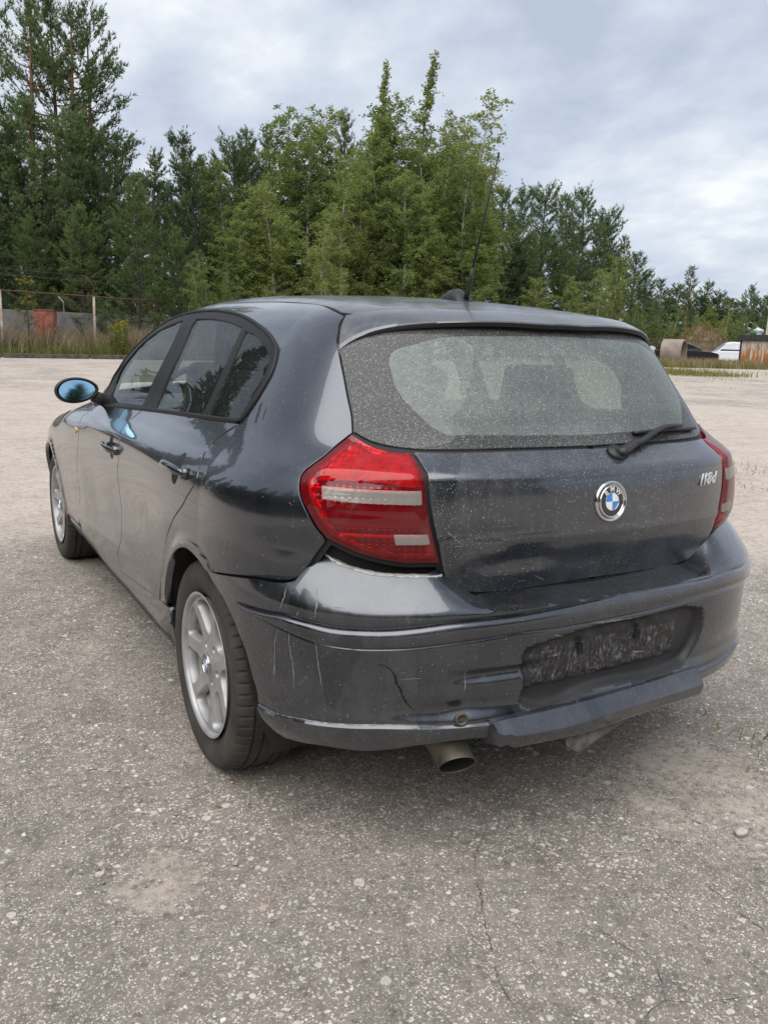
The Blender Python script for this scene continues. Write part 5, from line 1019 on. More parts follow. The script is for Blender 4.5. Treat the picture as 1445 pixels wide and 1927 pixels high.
# --- roof, windscreen, bonnet ------------------------------------------------
spj=crv('spj',0,.02);spj=spj[spj[:,0]<-.005];cz=topz(0,spj[-1,1]-.004)
rj=np.concatenate([spj[1:],[cz],(spj[1:]*[-1,1,1])[::-1]])
dm=ditch[(ditch[:,1]<1.27)]
fe=np.array([[-.515,1.285],[-.35,1.33],[0,1.355],[.35,1.33],[.515,1.285]])
roof2=np.concatenate([dm[:,:2],rj[:,:2],(dm*[-1,1,1])[::-1][:,:2],crom(fe,.03)[::-1][1:-1]])
V,Fa,Nn=panel_mesh('roof',roof2,top_map,False,.04,.0015,.01);link('roof',mesh_n('roof',V,Fa,Nn),PAINT_R,CAR)
dfw=ditch[(ditch[:,1]>1.31)]
ws=np.concatenate([crom(fe,.03),(dfw*[-1,1,1])[::-1][:,:2],crom(np.array([[.66,2.06],[.35,2.13],[0,2.15],[-.35,2.13],[-.66,2.06]]),.04),dfw[:,:2]])
V,Fa,Nn=panel_mesh('windscreen',ws,lambda U:top_map(U,disp=-.003),False,.06,.004,.003,(),False);link('windscreen',mesh_n('windscreen',V,Fa,Nn),GLASS_S,CAR)
hd=np.array([[0,2.17],[-.35,2.15],[-.66,2.09],[-.70,2.2],[-.685,2.5],[-.655,2.8],[-.60,3.05],[-.45,3.2],[-.2,3.3],[0,3.32]])
hd2=np.concatenate([hd,(hd[1:-1]*[-1,1])[::-1]])
V,Fa,Nn=panel_mesh('bonnet',hd2,top_map,False,.06,.002,.01);link('bonnet',mesh_n('bonnet',V,Fa,Nn),PAINT,CAR)
# front bumper: polar section round the nose
a=np.linspace(-1.9,1.9,61);zz=np.linspace(.20,.76,15);A_,Z_=np.meshgrid(a,zz)
o=np.stack([np.zeros(A_.size),np.full(A_.size,2.72),Z_.ravel()],1);d=np.stack([np.sin(A_.ravel()),np.cos(A_.ravel())*.6,np.zeros(A_.size)],1)
d/=np.linalg.norm(d,axis=1)[:,None];t=hit(F_body,o,d,1.4);V=o+d*(t-.002)[:,None]
keep=np.hypot(V[:,1]-2.66,V[:,2]-.305)>.345
Fq=np.array([(i*61+j,(i+1)*61+j,(i+1)*61+j+1,i*61+j+1) for i in range(14) for j in range(60)]);Fq=Fq[keep[Fq].all(1)&(V[Fq][:,:,1]>2.95).all(1)]
link('front_bumper',mesh('front_bumper',V,Fq),PAINT,CAR)
# --- tailgate, rear window, spoiler -----------------------------------------
hi=crv('hinner',0,.012);hi=hi[hi[:,0]<-.004]
gb=crv('glassbot',0,.012);gb=gb[gb[:,0]<-.004]
kx=np.argmin(np.abs(gb[:,0]-hi[0,0]-.006))
def mirror_close(H): return np.concatenate([H,(H*[-1,1,1])[::-1]])
def full_map(F,disp=None):
    def f(U):
        # signed chart: u = s on the left half (s from side to centre), mirrored past the centre line
        sc=-LA-PX;s=U[:,0];r=s<sc;ss=np.where(r,2*sc-s,s)
        o,d=st_ray(ss,U[:,1]);P=o+d*hit(F,o,d)[:,None]
        o=P*np.where(r,-1,1)[:,None]*[1,0,0]+P*[0,1,1]
        if disp is not None:
            dd=d.copy();dd[:,0]*=np.where(r,-1,1);o=o+dd*disp(o)[:,None]
        return o
    return f
def full_of(P):
    U=st_of(P*np.where(P[:,:1]>0,[[-1,1,1]],[[1,1,1]]));sc=-LA-PX
    U[:,0]=np.where(P[:,0]>0,2*sc-U[:,0],U[:,0]);return U
hatch=mirror_close(np.concatenate([gb[kx:][::-1]-[0,0,.0035],hi]))
def dh(P):
    x,y,z=P.T
    g=lambda x0,z0,sx,sz,a:a*np.exp(-((x-x0)/sx)**2-((z-z0)/sz)**2)
    # lower fold line, and the dents above the bumper
    fold=-.010*sstep(.795,.72,z)*sstep(.50,.30,np.abs(x))+.0035*np.exp(-((z-.790)/.012)**2)
    return fold+g(-.28,.735,.09,.03,-.016)+g(-.36,.80,.05,.022,-.007)+g(-.20,.70,.05,.022,.007)+g(-.05,.72,.07,.03,-.006)+g(-.33,.755,.03,.02,.006)
V,Fa,Nn=panel_mesh('tailgate',full_of(hatch),full_map(F_body,dh),flip_st,.014,.0025,.014)
TG=link('tailgate',mesh_n('tailgate',V,Fa,Nn),PAINT_T,CAR)
gt=[]
spe=crv('spe',0,.02);spe=spe[spe[:,0]<-.004];_px=np.abs(spe[:,0])
for _k in (1,2): spe[:,_k]=np.polyval(np.polyfit(_px,spe[:,_k],5),_px)
gl_out=np.concatenate([spe[::-1][:1]*0+[[0,-.5,1.30]],(spe[::-1]+[0,.03,-.006])[1:-1],hgap[hgap[:,2]<1.225][1:],gb[1:]])
gl_full=mirror_close(gl_out[1:])
rgl=lambda P:np.full(len(P),-.003)
gf=crom(np.concatenate([sg('gfrit',0)]),.015);gf=gf[gf[:,0]<-.02]
gtop=np.array([[gf[0,0],gf[0,1],gf[0,2]],[-.36,-.46,1.268],[-.2,-.49,1.278],[-.004,-.50,1.282]])
gin=mirror_close(np.concatenate([crom(gtop,.02)[::-1],gf[1:]]))
V,Fa,Nn=panel_mesh('rear_window',full_of(gin),full_map(F_body,rgl),flip_st,.03,-.0005,.003,(),False)
RW=link('rear_window',mesh_n('rear_window',V,Fa,Nn),GLASS_R,CAR)
FRIT_D=FRIT_G
V,Fa,Nn=panel_mesh('window_border',full_of(gl_full),full_map(F_body,lambda P:np.full(len(P),-.002)),flip_st,.02,.003,.004,[full_of(gin)])
link('window_border',mesh_n('window_border',V,Fa,Nn),FRIT_D,RW)
sp_l=np.concatenate([[sg('hgap')[0]],spj[1:]])
def resamp(P,n,h=.004):
    Q=crom(P,h);d=np.concatenate([[0],np.cumsum(np.linalg.norm(np.diff(Q,axis=0),axis=1))]);t=np.linspace(0,d[-1],n);return np.stack([np.interp(t,d,Q[:,i]) for i in range(3)],1)
nu=46;J=resamp(np.concatenate([sp_l,[cz]]),nu);E=resamp(np.concatenate([spe,[[0,spe[-1,1]-.002,spe[-1,2]]]]),nu)
rows=[]
nv=12
for v in np.linspace(0,1,nv):
    P=J*(1-v)+E*v;bul=np.sin(np.pi*v)*np.linspace(.006,.006,nu);P=P+np.stack([-bul*sstep(.6,0,np.linspace(0,1,nu)),-bul*.3,bul],1);rows.append(P)
E2=E+[0,.003,-.014];E3=E+np.stack([.0*E[:,0],.045+.0*E[:,0],np.full(nu,-.018)],1)
J[:,2]-=.0
rows=[J+[0,.0,-.010]]+rows+[E+[0,-.0015,-.004],E2,E3]
G=np.array(rows);G=np.concatenate([G,(G[:,::-1][:,1:]*[-1,1,1])],1);m=G.shape[1]
Fq=np.array([(i*m+j,i*m+j+1,(i+1)*m+j+1,(i+1)*m+j) for i in range(len(rows)-1) for j in range(m-1)])[:,::-1]
me=mesh('spoiler',G.reshape(-1,3),Fq);bm=bmesh.new();bm.from_mesh(me)
bmesh.ops.recalc_face_normals(bm,faces=bm.faces)
for e in bm.edges:
    if len(e.link_faces)==2: e.smooth=e.calc_face_angle(0)<.7
bm.to_mesh(me);bm.free();me.materials.append(PAINT_R);me.materials.append(SEAL)
SPO=link('spoiler',me,None,CAR)
nfe=m-1
me.polygons.foreach_set('material_index',[1 if p.index//nfe>=nv+1 else 0 for p in me.polygons])
ribbon_st('tailgate_seal_shade',[gb,hi],.024,-.012,SEAL,CAR)  # same black strip, gap shade put into its colour
# --- badges ------------------------------------------------------------------
def text_mesh(name,txt,size,extrude,mat,par,Mx,shear=0,bold=False,offset=0):
    cu=bpy.data.curves.new(name,'FONT');cu.body=txt;cu.size=size;cu.extrude=extrude;cu.align_x='CENTER';cu.align_y='CENTER';cu.shear=shear;cu.offset=offset;cu.resolution_u=4
    t=bpy.data.objects.new('tmp',cu);COL.objects.link(t);dg=bpy.context.evaluated_depsgraph_get();me=bpy.data.meshes.new_from_object(t.evaluated_get(dg));bpy.data.objects.remove(t);bpy.data.curves.remove(cu)
    me.transform(Mx);me.materials.clear();return link(name,me,mat,par)
def frame_at(P,n,up=(0,0,1)):
    n=Vector(n).normalized();r=Vector(up).cross(n).normalized();u=n.cross(r);return Matrix(((r.x,u.x,n.x,P[0]),(r.y,u.y,n.y,P[1]),(r.z,u.z,n.z,P[2]),(0,0,0,1)))
def surf_n(P0,F=F_body):
    e=1e-3;P=np.array(P0,float);g=np.array([F((P+e*np.eye(3)[i])[None])[0]-F((P-e*np.eye(3)[i])[None])[0] for i in range(3)]);return g/np.linalg.norm(g)
def roundel(par,Mx,R,letters=True,pre=''):
    """dark ring with letters and a quartered blue and white centre; R outer radius of the black disc"""
    def put(m,name,mat):
        o=m.build(name,mat,par,True,auto=.6);o.data.transform(Mx);return o
    put(MB().lathe([(.000,R*1.02),(.0035,R*1.02),(.0048,R*.99),(.0048,R*.94),(.0035,R*.92)],axis='z',n=64),'emblem_rim',CHROME)
    put(MB().lathe([(.0036,R*.95),(.0040,R*.6),(.0042,.0001)],axis='z',n=64),'emblem_disc',BLACKG)
    put(MB().lathe([(.0040,R*.585),(.0050,R*.575),(.0050,R*.54),(.0044,R*.53)],axis='z',n=48),'emblem_inner_ring',CHROME)
    for q in range(4):
        th=np.linspace(q*np.pi/2,(q+1)*np.pi/2,13);r=R*.535
        V=[(0,0,.0050)]+[(r*math.cos(t),r*math.sin(t),.0046) for t in th];F=[(0,i,i+1) for i in range(1,13)]
        o=link('emblem_quadrant',mesh('emblem_quadrant',V,F),BLUE if q in (1,3) else WHITE,par);o.data.transform(Mx)
    if letters:
        for ch,a in (('B',132),('M',90),('W',48)):
            t=math.radians(a);L=Mx@Matrix.Translation((R*.755*math.cos(t),R*.755*math.sin(t),.0042))@Matrix.Rotation(t-math.pi/2,4,'Z')
            text_mesh('emblem_letter',ch,R*.46,.0006,WHITE,par,L,offset=R*.004)
eP=full_map(F_body,dh)(full_of(np.array([[-.001,-.737,.869]])))[0];eN=surf_n(eP)
Mx=frame_at(eP,(0,eN[1],eN[2]))
o=MB().lathe([(-.002,.0535),(.004,.0530),(.0065,.0505),(.006,.0475),(.002,.0455),(.0015,.040)],axis='z',n=64).build('emblem_surround',CHROME,TG,True);o.data.transform(Mx)
roundel(TG,Mx@Matrix.Translation((0,0,.002)),.041)
bP=full_map(F_body,dh)(full_of(np.array([[.405,-.70,.8985]])))[0];bN=surf_n(bP);Mb=frame_at(bP+bN*.002,bN)
BADGE_W=.092
ws_=[('1',-.036),('1',-.018),('8',.004),('d',.030)]
for ch,x in ws_: text_mesh('badge_letter',ch,.047,.0018,LETTER,TG,Mb@Matrix.Translation((x*1.12-.006,0,0)),.50,offset=.0002)
# --- rear lamps --------------------------------------------------------------
lo=np.concatenate([L[:-1] for L in lamp])
ld=lambda P,s,z:np.full(len(s),.003)
def dl(P,s,z):
    L=seg_dist(np.stack([s,z],1),st2(lo));return .001+.007*sstep(0,.03,L)
def inl(P,s,z): return seg_dist(np.stack([s,z],1),st2(lo))
def house(P,s,z):   # reflector bowl with ribs and chambers
    L=inl(P,s,z);bowl=-.004-.030*sstep(.0,.018,L)
    return bowl+.0024*np.abs(np.sin(s*190))*sstep(.01,.02,L)+.0022*np.abs(np.sin(z*260))*sstep(.01,.02,L)+.009*((np.abs(z-.905)<.004)|(np.abs(z-.845)<.004)|(np.abs(z-.80)<.003))*sstep(.012,.016,L)
LL,LR=P_st('tail_lamp',lo,REFL,CAR,disp=house,h=.006,gap=.010,depth=.006)
def band(k,h=.01): 
    q=sg(k);out=[]
    for a_,b_ in zip(q,np.roll(q,-1,0)): out.append(crom(np.array([a_,b_]),h)[:-1])
    return np.concatenate(out)
bd,rv,dk=band('lampband'),band('lamprev'),band('lampdark')
skin=lambda off,ribs=0,amp=0:(lambda P,s,z:.001+.007*sstep(0,.03,inl(P,s,z))+off+(amp*np.abs(np.sin(z*ribs)) if ribs else 0)+.0006*np.abs(np.sin(z*900))*sstep(-.44,-.36,s))
P_st('red_lens',lo,RED_T,LL,disp=skin(0),h=.007,gap=.004,depth=.012,holes=[bd,rv],parR=LR)
P_st('clear_band',bd,CLEAR_T,LL,disp=skin(.0012,420,.0008),h=.006,gap=.0004,depth=.004,parR=LR)
P_st('reversing_lens',rv,CLEAR_T,LL,disp=skin(.0012,420,.0008),h=.006,gap=.0004,depth=.004,parR=LR)
top_l=crom(np.vstack([sg('lamptop'),sg('lamptop')[:1]]),.012)[:-1]
P_st('upper_reflector',top_l,RED_B,LL,disp=lambda P,s,z:np.full(len(s),-.010),h=.012,gap=.001,depth=.012,parR=LR)
sm=lambda P,s,z:-.012+.006*np.abs(np.sin(z*165))
P_st('smoked_bars',dk,SMOKE,LL,disp=sm,h=.006,gap=.002,depth=.012,parR=LR)
# --- rear bumper -------------------------------------------------------------
BRA=math.radians(-1.15);BC=np.array([0,-.8,.63])
def bpost(V):
    c,s=math.cos(BRA),math.sin(BRA);Q=V-BC;return np.stack([c*Q[:,0]+s*Q[:,2],Q[:,1],-s*Q[:,0]+c*Q[:,2]],1)+BC
SCN=-LA-PX
def bline(k,ctr=None,i=0,xmax=-.05):
    P=sg(k,i);P=P[P[:,0]<xmax];U=st_of(P);q=np.argsort(U[:,0]);U=U[q]
    if ctr is not None: U=np.vstack([[SCN,ctr],U])
    keep=[0]
    for j in range(1,len(U)):
        if U[j,0]>U[keep[-1],0]+.006: keep.append(j)
    U=U[keep];U=np.vstack([U,[U[-1,0]+.5,U[-1,1]]]);return pchip(U[:,0],U[:,1])
l_st,l_sb=bline('strip_top',.636),bline('strip_bot',.578)
l_lip=bline('lip',.371)
bt=np.concatenate([np.array(TR['bumptop'][i],float)/1000 for i in range(4)]);U=st_of(bt);q=np.argsort(U[:,0]);U=U[q];kk=[0]
for j in range(1,len(U)):
    if U[j,0]>U[kk[-1],0]+.004: kk.append(j)
U=U[kk];xx=-(U[:,0]-SCN)-0;U=U[U[:,0]>st_of(np.array([[-.515,-.662,.724]]))[0,0]-.001]
U=np.vstack([[[float(st_of(np.array([[x,-.70,z]]))[0,0]),z] for x,z in ((0,.661),(-.15,.661),(-.30,.663),(-.38,.672),(-.42,.690),(-.44,.708),(-.465,.728))],U]);U=U[np.argsort(U[:,0])]
l_top=pchip(U[:,0],U[:,1])
bb=sg('bbot');U=st_of(bb);U=U[np.argsort(U[:,0])];U=np.vstack([[SCN,.325],[SCN+.36,.325],U[1:],[U[-1,0]+.3,U[-1,1]]]);l_bot=pchip(U[:,0],U[:,1])
ab=sg('arch_b');UA=st_of(ab);q=np.argsort(UA[:,1]);UA=UA[q];UA=np.vstack([[UA[0,0]-.01,.2],UA,[UA[-1,0]+.0,.80]]);s_end=pchip(UA[:,1],UA[:,0])
REC=np.stack([sg('recess')[:,0],sg('recess')[:,2]],1);REC=crom(np.vstack([REC,REC[:1]]),.02)[:-1]
CRK=np.stack([sg('crack')[:,0],sg('crack')[:,2]],1)
def ripple(P,f,seed):
    x,y,z=P.T;return np.sin(f*x+1.7*np.sin(f*.7*z+seed)+seed)*np.sin(f*1.3*z+1.1*np.sin(f*.6*x+2*seed))
def bdisp(P,s):
    x,y,z=P.T;ax=np.abs(x);zt,zb,zl=l_st(s),l_sb(s),l_lip(s)
    tip=sstep(-.028,-.10,s)
    u=(z-zb)/(zt-zb)
    prof=np.clip(1-np.abs(2*u-1)**4,0,1)*((u>0)&(u<1))
    d=.010*prof*tip-.006*np.exp(-((z-zt-.001)/.0035)**2)*tip*(s<-.06)-.0025*np.exp(-((z-zb)/.003)**2)*tip
    # lower lip rolled outwards below its edge
    v=zl-z;d+=np.where(v>0,.007*np.clip(v/.006,0,1)-.10*np.maximum(v-.012,0),-.0015*np.exp(-(v/.004)**2))
    # number plate recess
    Q=np.stack([x,z],1);ins=in_poly(Q,REC);dd=np.zeros(len(x));k=ins.nonzero()[0]
    if len(k):
        di=seg_dist(Q[k],REC);dd[k]=sstep(0,.017,di)
        pl=(x[k]>-.285)&(x[k]<.235);edge=sstep(-.285,-.278,x[k])*sstep(.235,.229,x[k])*sstep(.428,.434,z[k])
        d[k]-=.020*dd[k]
        d[k]+=edge*dd[k]*(.0026*ripple(P[k],46,1.3)+.0024*ripple(P[k],110,4.1)+.005)
    # impact: folds left of the plate, pushed-in panel right of the crack
    w=np.exp(-((x+.36)/.15)**2)*sstep(-.50,-.475,x)*sstep(-.20,-.27,x)
    d+=-.010*sstep(.525,.50,z)*sstep(.42,.47,z)*sstep(-.497,-.488,x)*sstep(-.25,-.33,x)
    d+=w*(.009*np.exp(-((z-.505)/.010)**2)-.007*np.exp(-((z-.482)/.012)**2)+.005*np.exp(-((z-.462)/.010)**2))
    d+=-.014*np.exp(-((x+.47)/.07)**2-((z-.40)/.03)**2)
    d+=.0035*ripple(P,24,.4)*sstep(.47,.40,z)*sstep(-.30,-.45,x)+.0015*ripple(P,33,2.2)*sstep(.52,.45,z)*sstep(-.1,-.3,x)
    d+=-.004*np.exp(-((x+.33)/.02)**2-((z-.54)/.03)**2)
    return d
fr=[]
def seglin(a,b,n,e=1.0): return [(a,b,t) for t in np.linspace(0,1,n,endpoint=False)]
nC=118
t=np.linspace(0,1,nC)
rowsdef=seglin('bot','lip',9)+[('lip','lip',0)]+[('lip','sb',q) for q in (.012,.03)]+[('lip','sb',q) for q in np.linspace(.06,.95,30)]+[('lip','sb',q) for q in (.975,.99)]+[('sb','st',q) for q in (0,.04,.1,.2,.33,.5,.67,.8,.9,.95,.985)]+[('st','top',q) for q in (0,.04,.08,.13,.2,.3,.42,.54,.66,.76,.86,.93,1.0)]
RAISE=0.0
def lines(s): return dict(bot=l_bot(s),lip=l_lip(s),sb=l_sb(s),st=l_st(s),top=np.maximum(l_top(s)+RAISE*sstep(SCN+.40,SCN+.5,s)*sstep(.05,-.08,s),l_st(s)+.004))
nr=len(rowsdef)
def bump_side(sign):
    global RAISE
    global SHELF_Z,SHELF_T
    SHELF_Z=.6385;SHELF_T=.020*sign      # the ledge stays parallel to the tailgate although the bumper hangs askew
    RAISE=.0 if sign>0 else .022;Gs=[]
    for (a_,b_,q) in rowsdef:
        s=SCN+t*(.13-SCN)
        for _ in range(8):
            L=lines(s);z=L[a_]*(1-q)+L[b_]*q;s=SCN+t*(s_end(z)-SCN)
        Gs.append(np.stack([s,z],1))
    U=np.array(Gs).reshape(-1,2);o,d=st_ray(U[:,0],U[:,1]);P=o+d*hit(F_bumper,o,d)[:,None];P[:,0]*=sign;d=d.copy();d[:,0]*=sign
    return (P+d*bdisp(P,U[:,0])[:,None]).reshape(nr,nC,3)
L_=bump_side(1);R_=bump_side(-1);SHELF_Z,SHELF_T=.6385,.020;G=np.concatenate([L_[:,::-1],R_[:,1:]],1)
# rolled edges: arch ends, bottom, top
def inner(G,axis,idx,v): return G
m=G.shape[1]
bot_in=G[0]+np.stack([-.0*G[0][:,0],np.sign(-G[0][:,1])*.03*0+.028,np.full(m,.006)],1)
top_in=G[-1]+np.stack([-np.sign(G[-1][:,0])*.006,np.full(m,.012),np.full(m,-.006)],1)
G=np.concatenate([[bot_in],G,[top_in]],0)
cl=G[:,0]+[.03,-.004,0];cr=G[:,-1]+[-.03,-.004,0];G=np.concatenate([cl[:,None],G,cr[:,None]],1)
V=bpost(G.reshape(-1,3));m=G.shape[1];Fq=np.array([(i*m+j,i*m+j+1,(i+1)*m+j+1,(i+1)*m+j) for i in range(G.shape[0]-1) for j in range(m-1)])
me=mesh('rear_bumper',V,Fq);bm=bmesh.new();bm.from_mesh(me);bmesh.ops.recalc_face_normals(bm,faces=bm.faces)
if sum(f.normal.y for f in bm.faces)>0: bmesh.ops.reverse_faces(bm,faces=bm.faces)
for e in bm.edges:
    if len(e.link_faces)==2: e.smooth=e.calc_face_angle(0)<.9
bm.to_mesh(me);bm.free()
me.materials.append(PAINT_B);me.materials.append(SCUFF);me.materials.append(BLKPL)
BUM=link('rear_bumper',me,None,CAR)
# scuffed, unpainted number-plate bed
cen=np.array([p.center for p in me.polygons]);Q=np.stack([cen[:,0],cen[:,2]],1)
PLT=np.array([[-.283,.535],[.232,.525],[.228,.452],[.20,.432],[-.262,.432]])
cf=bpost(cen)*0+cen;# face centres back into the upright bumper frame
cz_=cen-BC;c_,s_n=math.cos(-BRA),math.sin(-BRA);cz_=np.stack([c_*cz_[:,0]+s_n*cz_[:,2],cz_[:,1],-s_n*cz_[:,0]+c_*cz_[:,2]],1)+BC;Q=np.stack([cz_[:,0],cz_[:,2]],1)
ri=in_poly(Q,REC)&(cen[:,1]<-.7);mi=in_poly(Q,PLT)&(cen[:,1]<-.7);me.polygons.foreach_set('material_index',np.where(mi,1,np.where(ri,2,0)).astype(np.int32))
# torn edge under the left lamp
te=sg('bumptop',2);tec=crom(te,.006)
cell=[];vv=[];k=0
def on_bumper(U,off): 
    o,d=st_ray(U[:,0],U[:,1]);return o+d*(hit(F_bumper,o,d)+off)[:,None]
U=st_of(tec);m=len(U);w=.002+.0045*RNG.random(m)
a0=on_bumper(U-[0,.001],.0012);b0=a0+np.stack([.006+.5*w,.010+.4*w,.2*w],1);c0=b0+np.stack([0*w+.004,.006+0*w,-.012-w],1);c1=on_bumper(U-np.stack([0*w,w*.55+.002],1),.0012)
V=bpost(np.concatenate([c1,a0,b0,c0]));i=np.arange(m-1)
Fq=np.concatenate([np.stack([r*m+i,r*m+i+1,(r+1)*m+i+1,(r+1)*m+i],1) for r in range(3)])
link('torn_edge',mesh('torn_edge',V,Fq,False),BARE,BUM)
# scratches and the crack
def bridge(P): return P
ribbon_st('crack',[crom(sg('crack'),.006)],.0046,.0016,CRACKM,BUM,F=lambda P:F_bumper(P),mirror=False,post=lambda V:bpost(V+bshift(V)),jit=.6)if False else None
def bribbon(name,curves,w,mat,off=.0012,jit=.4,taper=True):
    VV=[];FF=[];k=0
    for P in curves:
        U=full_of(P);d=np.gradient(U,axis=0);d/=np.linalg.norm(d,axis=1)[:,None]+1e-9;nn=np.stack([-d[:,1],d[:,0]],1)
        ww=np.full(len(U),w)*(1+jit*(RNG.random(len(U))*2-1))
        if taper: ww*=np.clip(np.sin(np.linspace(.15,3.0,len(U)))*1.4,.2,1)
        U=U+RNG.normal(0,.0006,U.shape)
        for sgn in (1,-1):
            X=U+sgn*nn*ww[:,None]/2
            def f(Xp):
                r=Xp[:,0]<SCN;ss=np.where(r,2*SCN-Xp[:,0],Xp[:,0]);o,d=st_ray(ss,Xp[:,1]);Pp=o+d*hit(F_bumper,o,d)[:,None]
                sx=np.where(r,-1,1);Pp[:,0]*=sx;d=d.copy();d[:,0]*=sx;return Pp+d*(bdisp(Pp,ss)+off)[:,None]
            VV.append(f(X))
        m=len(U);i=np.arange(m-1);FF.append(np.stack([k+i,k+i+1,k+m+i+1,k+m+i],1));k+=2*m
    link(name,mesh(name,bpost(np.concatenate(VV)),np.concatenate(FF)),mat,BUM)
bribbon('crack',[crom(sg('crack'),.006)],.0034,CRACKM,.0008,.5)
for i in range(len(TR['scr1'])):
    if i not in (7,8,9): bribbon('scratch',[crom(sg('scr1',i),.008)],.0018,SCRATCH,.0006)
for i in (0,2,4,5): bribbon('scratch',[crom(sg('scr2',i),.008)],.0034,SCRATCH,.0006)
bribbon('scratch',[crom(sg('lip')[:8],.008)],.0009,SCRATCH,.0006,.6)
for i in range(len(TR['scr3'])): ribbon_st('scratch',[crom(sg('scr3',i),.006)],.0018,.0035,SCRATCH,TG,mirror=False,taper=True,jit=.5)
SHELF_Z,SHELF_T=.645,0.0
# plate holes and tow cover
for i,q in enumerate(sg('holes')):
    P=bpost(np.array([q])+[0,.0145,0])[0]
    if i<2: MB().box(P,(.017,.008,.026)).build('plate_slot',CRACKM,BUM)
    else: MB().lathe([(-.004,.008),(-.004,.0001)],P,'y',14).build('plate_screw_hole',CRACKM,BUM)
tw=bpost(on_bumper(st_of(sg('tow')),-.001))[0];nT=surf_n(tw,F_bumper)
o=MB().lathe([(.0,.017),(.004,.016),(.004,.012),(-.004,.010),(-.004,.0001)],axis='z',n=20).build('tow_eye',PIPE,BUM,True);o.data.transform(frame_at(tw,nT))
# loose lower valance, broken off at its left end
xs=np.concatenate([[-.392,-.388,-.383],np.linspace(-.375,.305,44)]);VV=[]
for i,x in enumerate(xs):
    yb=-.803+.06*x*x+.5*max(abs(x)-.30,0)**2*0+.42*max(abs(x)-.2,0)**2*.35
    br=max(0,(-.345-x)/.05);zt=.377+.002*math.sin(9*x)-.004*br;e=RNG.normal(0,.0025) if i<5 else 0
    dn=.010*br
    VV.append([(x,yb+.03,zt-.004),(x,yb-.006,zt),(x,yb-.010,zt-.002),(x,yb-.036+dn,.347-.010*math.exp(-((x+.17)/.14)**2)+.010*br+e),(x,yb-.039+dn,.342-.010*math.exp(-((x+.17)/.14)**2)+.010*br+e),(x,yb-.031+dn,.312-.011*math.exp(-((x+.12)/.16)**2)+.008*br+e*2),(x,yb-.026+dn,.306-.011*math.exp(-((x+.12)/.16)**2)+.008*br+e*2),(x,yb+.05,.297)])
G=np.array(VV);n_=G.shape[1];V=bpost(G.reshape(-1,3));Fq=[(i*n_+j,i*n_+j+1,(i+1)*n_+j+1,(i+1)*n_+j) for i in range(len(xs)-1) for j in range(n_-1)]
Fq.append(tuple((len(xs)-1)*n_+j for j in range(n_)));Fq.append(tuple(range(n_))[::-1])
me=mesh('rear_valance',V,Fq);bm=bmesh.new();bm.from_mesh(me);bmesh.ops.recalc_face_normals(bm,faces=bm.faces)
for e in bm.edges:
    if len(e.link_faces)==2: e.smooth=e.calc_face_angle(0)<.30
bm.to_mesh(me);bm.free();VAL=link('rear_valance',me,PAINT_B,BUM)
# hanging undertray scrap
V=np.array([(-.150,-.79,.290),(.081,-.79,.285),(.079,-.785,.268),(-.105,-.80,.222),(-.147,-.80,.250)]);V2=V+[.002,.010,.004]
F=[(0,1,2,3,4),(9,8,7,6,5)]+[(i,i+5,(i+1)%5+5,(i+1)%5) for i in range(5)]
link('undertray_flap',mesh('undertray_flap',np.vstack([V,V2]),F,False),simple('scraped_undertray',(.11,.108,.10),.7,var=.6,scale=30,bmp=.4),BUM)
# exhaust
cP=crom(np.array([(-.500,-.30,.338),(-.492,-.42,.336),(-.472,-.52,.328),(-.446,-.595,.307),(-.430,-.650,.269),(-.425,-.690,.238),(-.424,-.712,.2205)]),.012)
nP=len(cP);rP=np.full(nP,.0475)
m_=MB().tube(cP,rP,28,cap=False).tube(cP,rP-.002,28,cap=False)
nC_=np.array([-.20,-.75,-.62]);axE=cP[-1]-cP[-2];axE/=np.linalg.norm(axE)
for V_ in m_.v:          # the tail is cut obliquely
    R_e=V_[-28:];V_[-28:]=R_e+axE*(((cP[-1]-R_e)@nC_)/(axE@nC_))[:,None]
k_=nP*28;m_.f+=[((nP-1)*28+j,(nP-1)*28+(j+1)%28,k_+(nP-1)*28+(j+1)%28,k_+(nP-1)*28+j) for j in range(28)]
EX=m_.build('exhaust_pipe',PIPE,CAR,True,auto=.8)
Vx=np.array(m_.v[0]).reshape(-1,3)
mi_=MB().tube(cP,rP-.0028,28,cap=False);R_e=mi_.v[0][-28:];mi_.v[0][-28:]=R_e+axE*(((cP[-1]-axE*.004-R_e)@nC_)/(axE@nC_))[:,None]
mi_.build('exhaust_bore',DARK,EX,True);MB().tube(cP[-14:-5],rP[-14:-5]-.004,24,cap=True).build('exhaust_shade_plug',DARK,EX,True)  # black tube and plug stand in for the shade inside the pipe
# --- wiper -------------------------------------------------------------------
wp=sg('wiper',0);wb=sg('wiper',1)
def outp(P,off): 
    U=full_of(P);return full_map(F_body,lambda Q:np.full(len(Q),off))(U)
base=outp(wp[:1],.004)[0];arm=outp(crom(wp,.02),.030);arm[:5]=arm[:5]-(outp(crom(wp,.02),.030)-outp(crom(wp,.02),.018))[:5]
o=MB().lathe([(0,.026),(.006,.025),(.007,.0001)],axis='z',n=28).build('wiper_pad',BLKPL,CAR,True);o.data.transform(frame_at(base,surf_n(base)))
na=len(arm);ra=np.interp(np.linspace(0,1,na),[0,.12,.3,.34,.6,1],[.016,.016,.013,.0100,.009,.0075])
WA=MB().tube(arm,ra,10,squash=.75).build('wiper_arm',BLKPL,CAR,True)
MB().tube(outp(crom(wb,.03),.012),.0055,8).build('wiper_blade',BLKPL,WA,True)
MB().tube(outp(crom(wb,.03),.004),.0028,6).build('wiper_rubber',SEAL,WA,True)
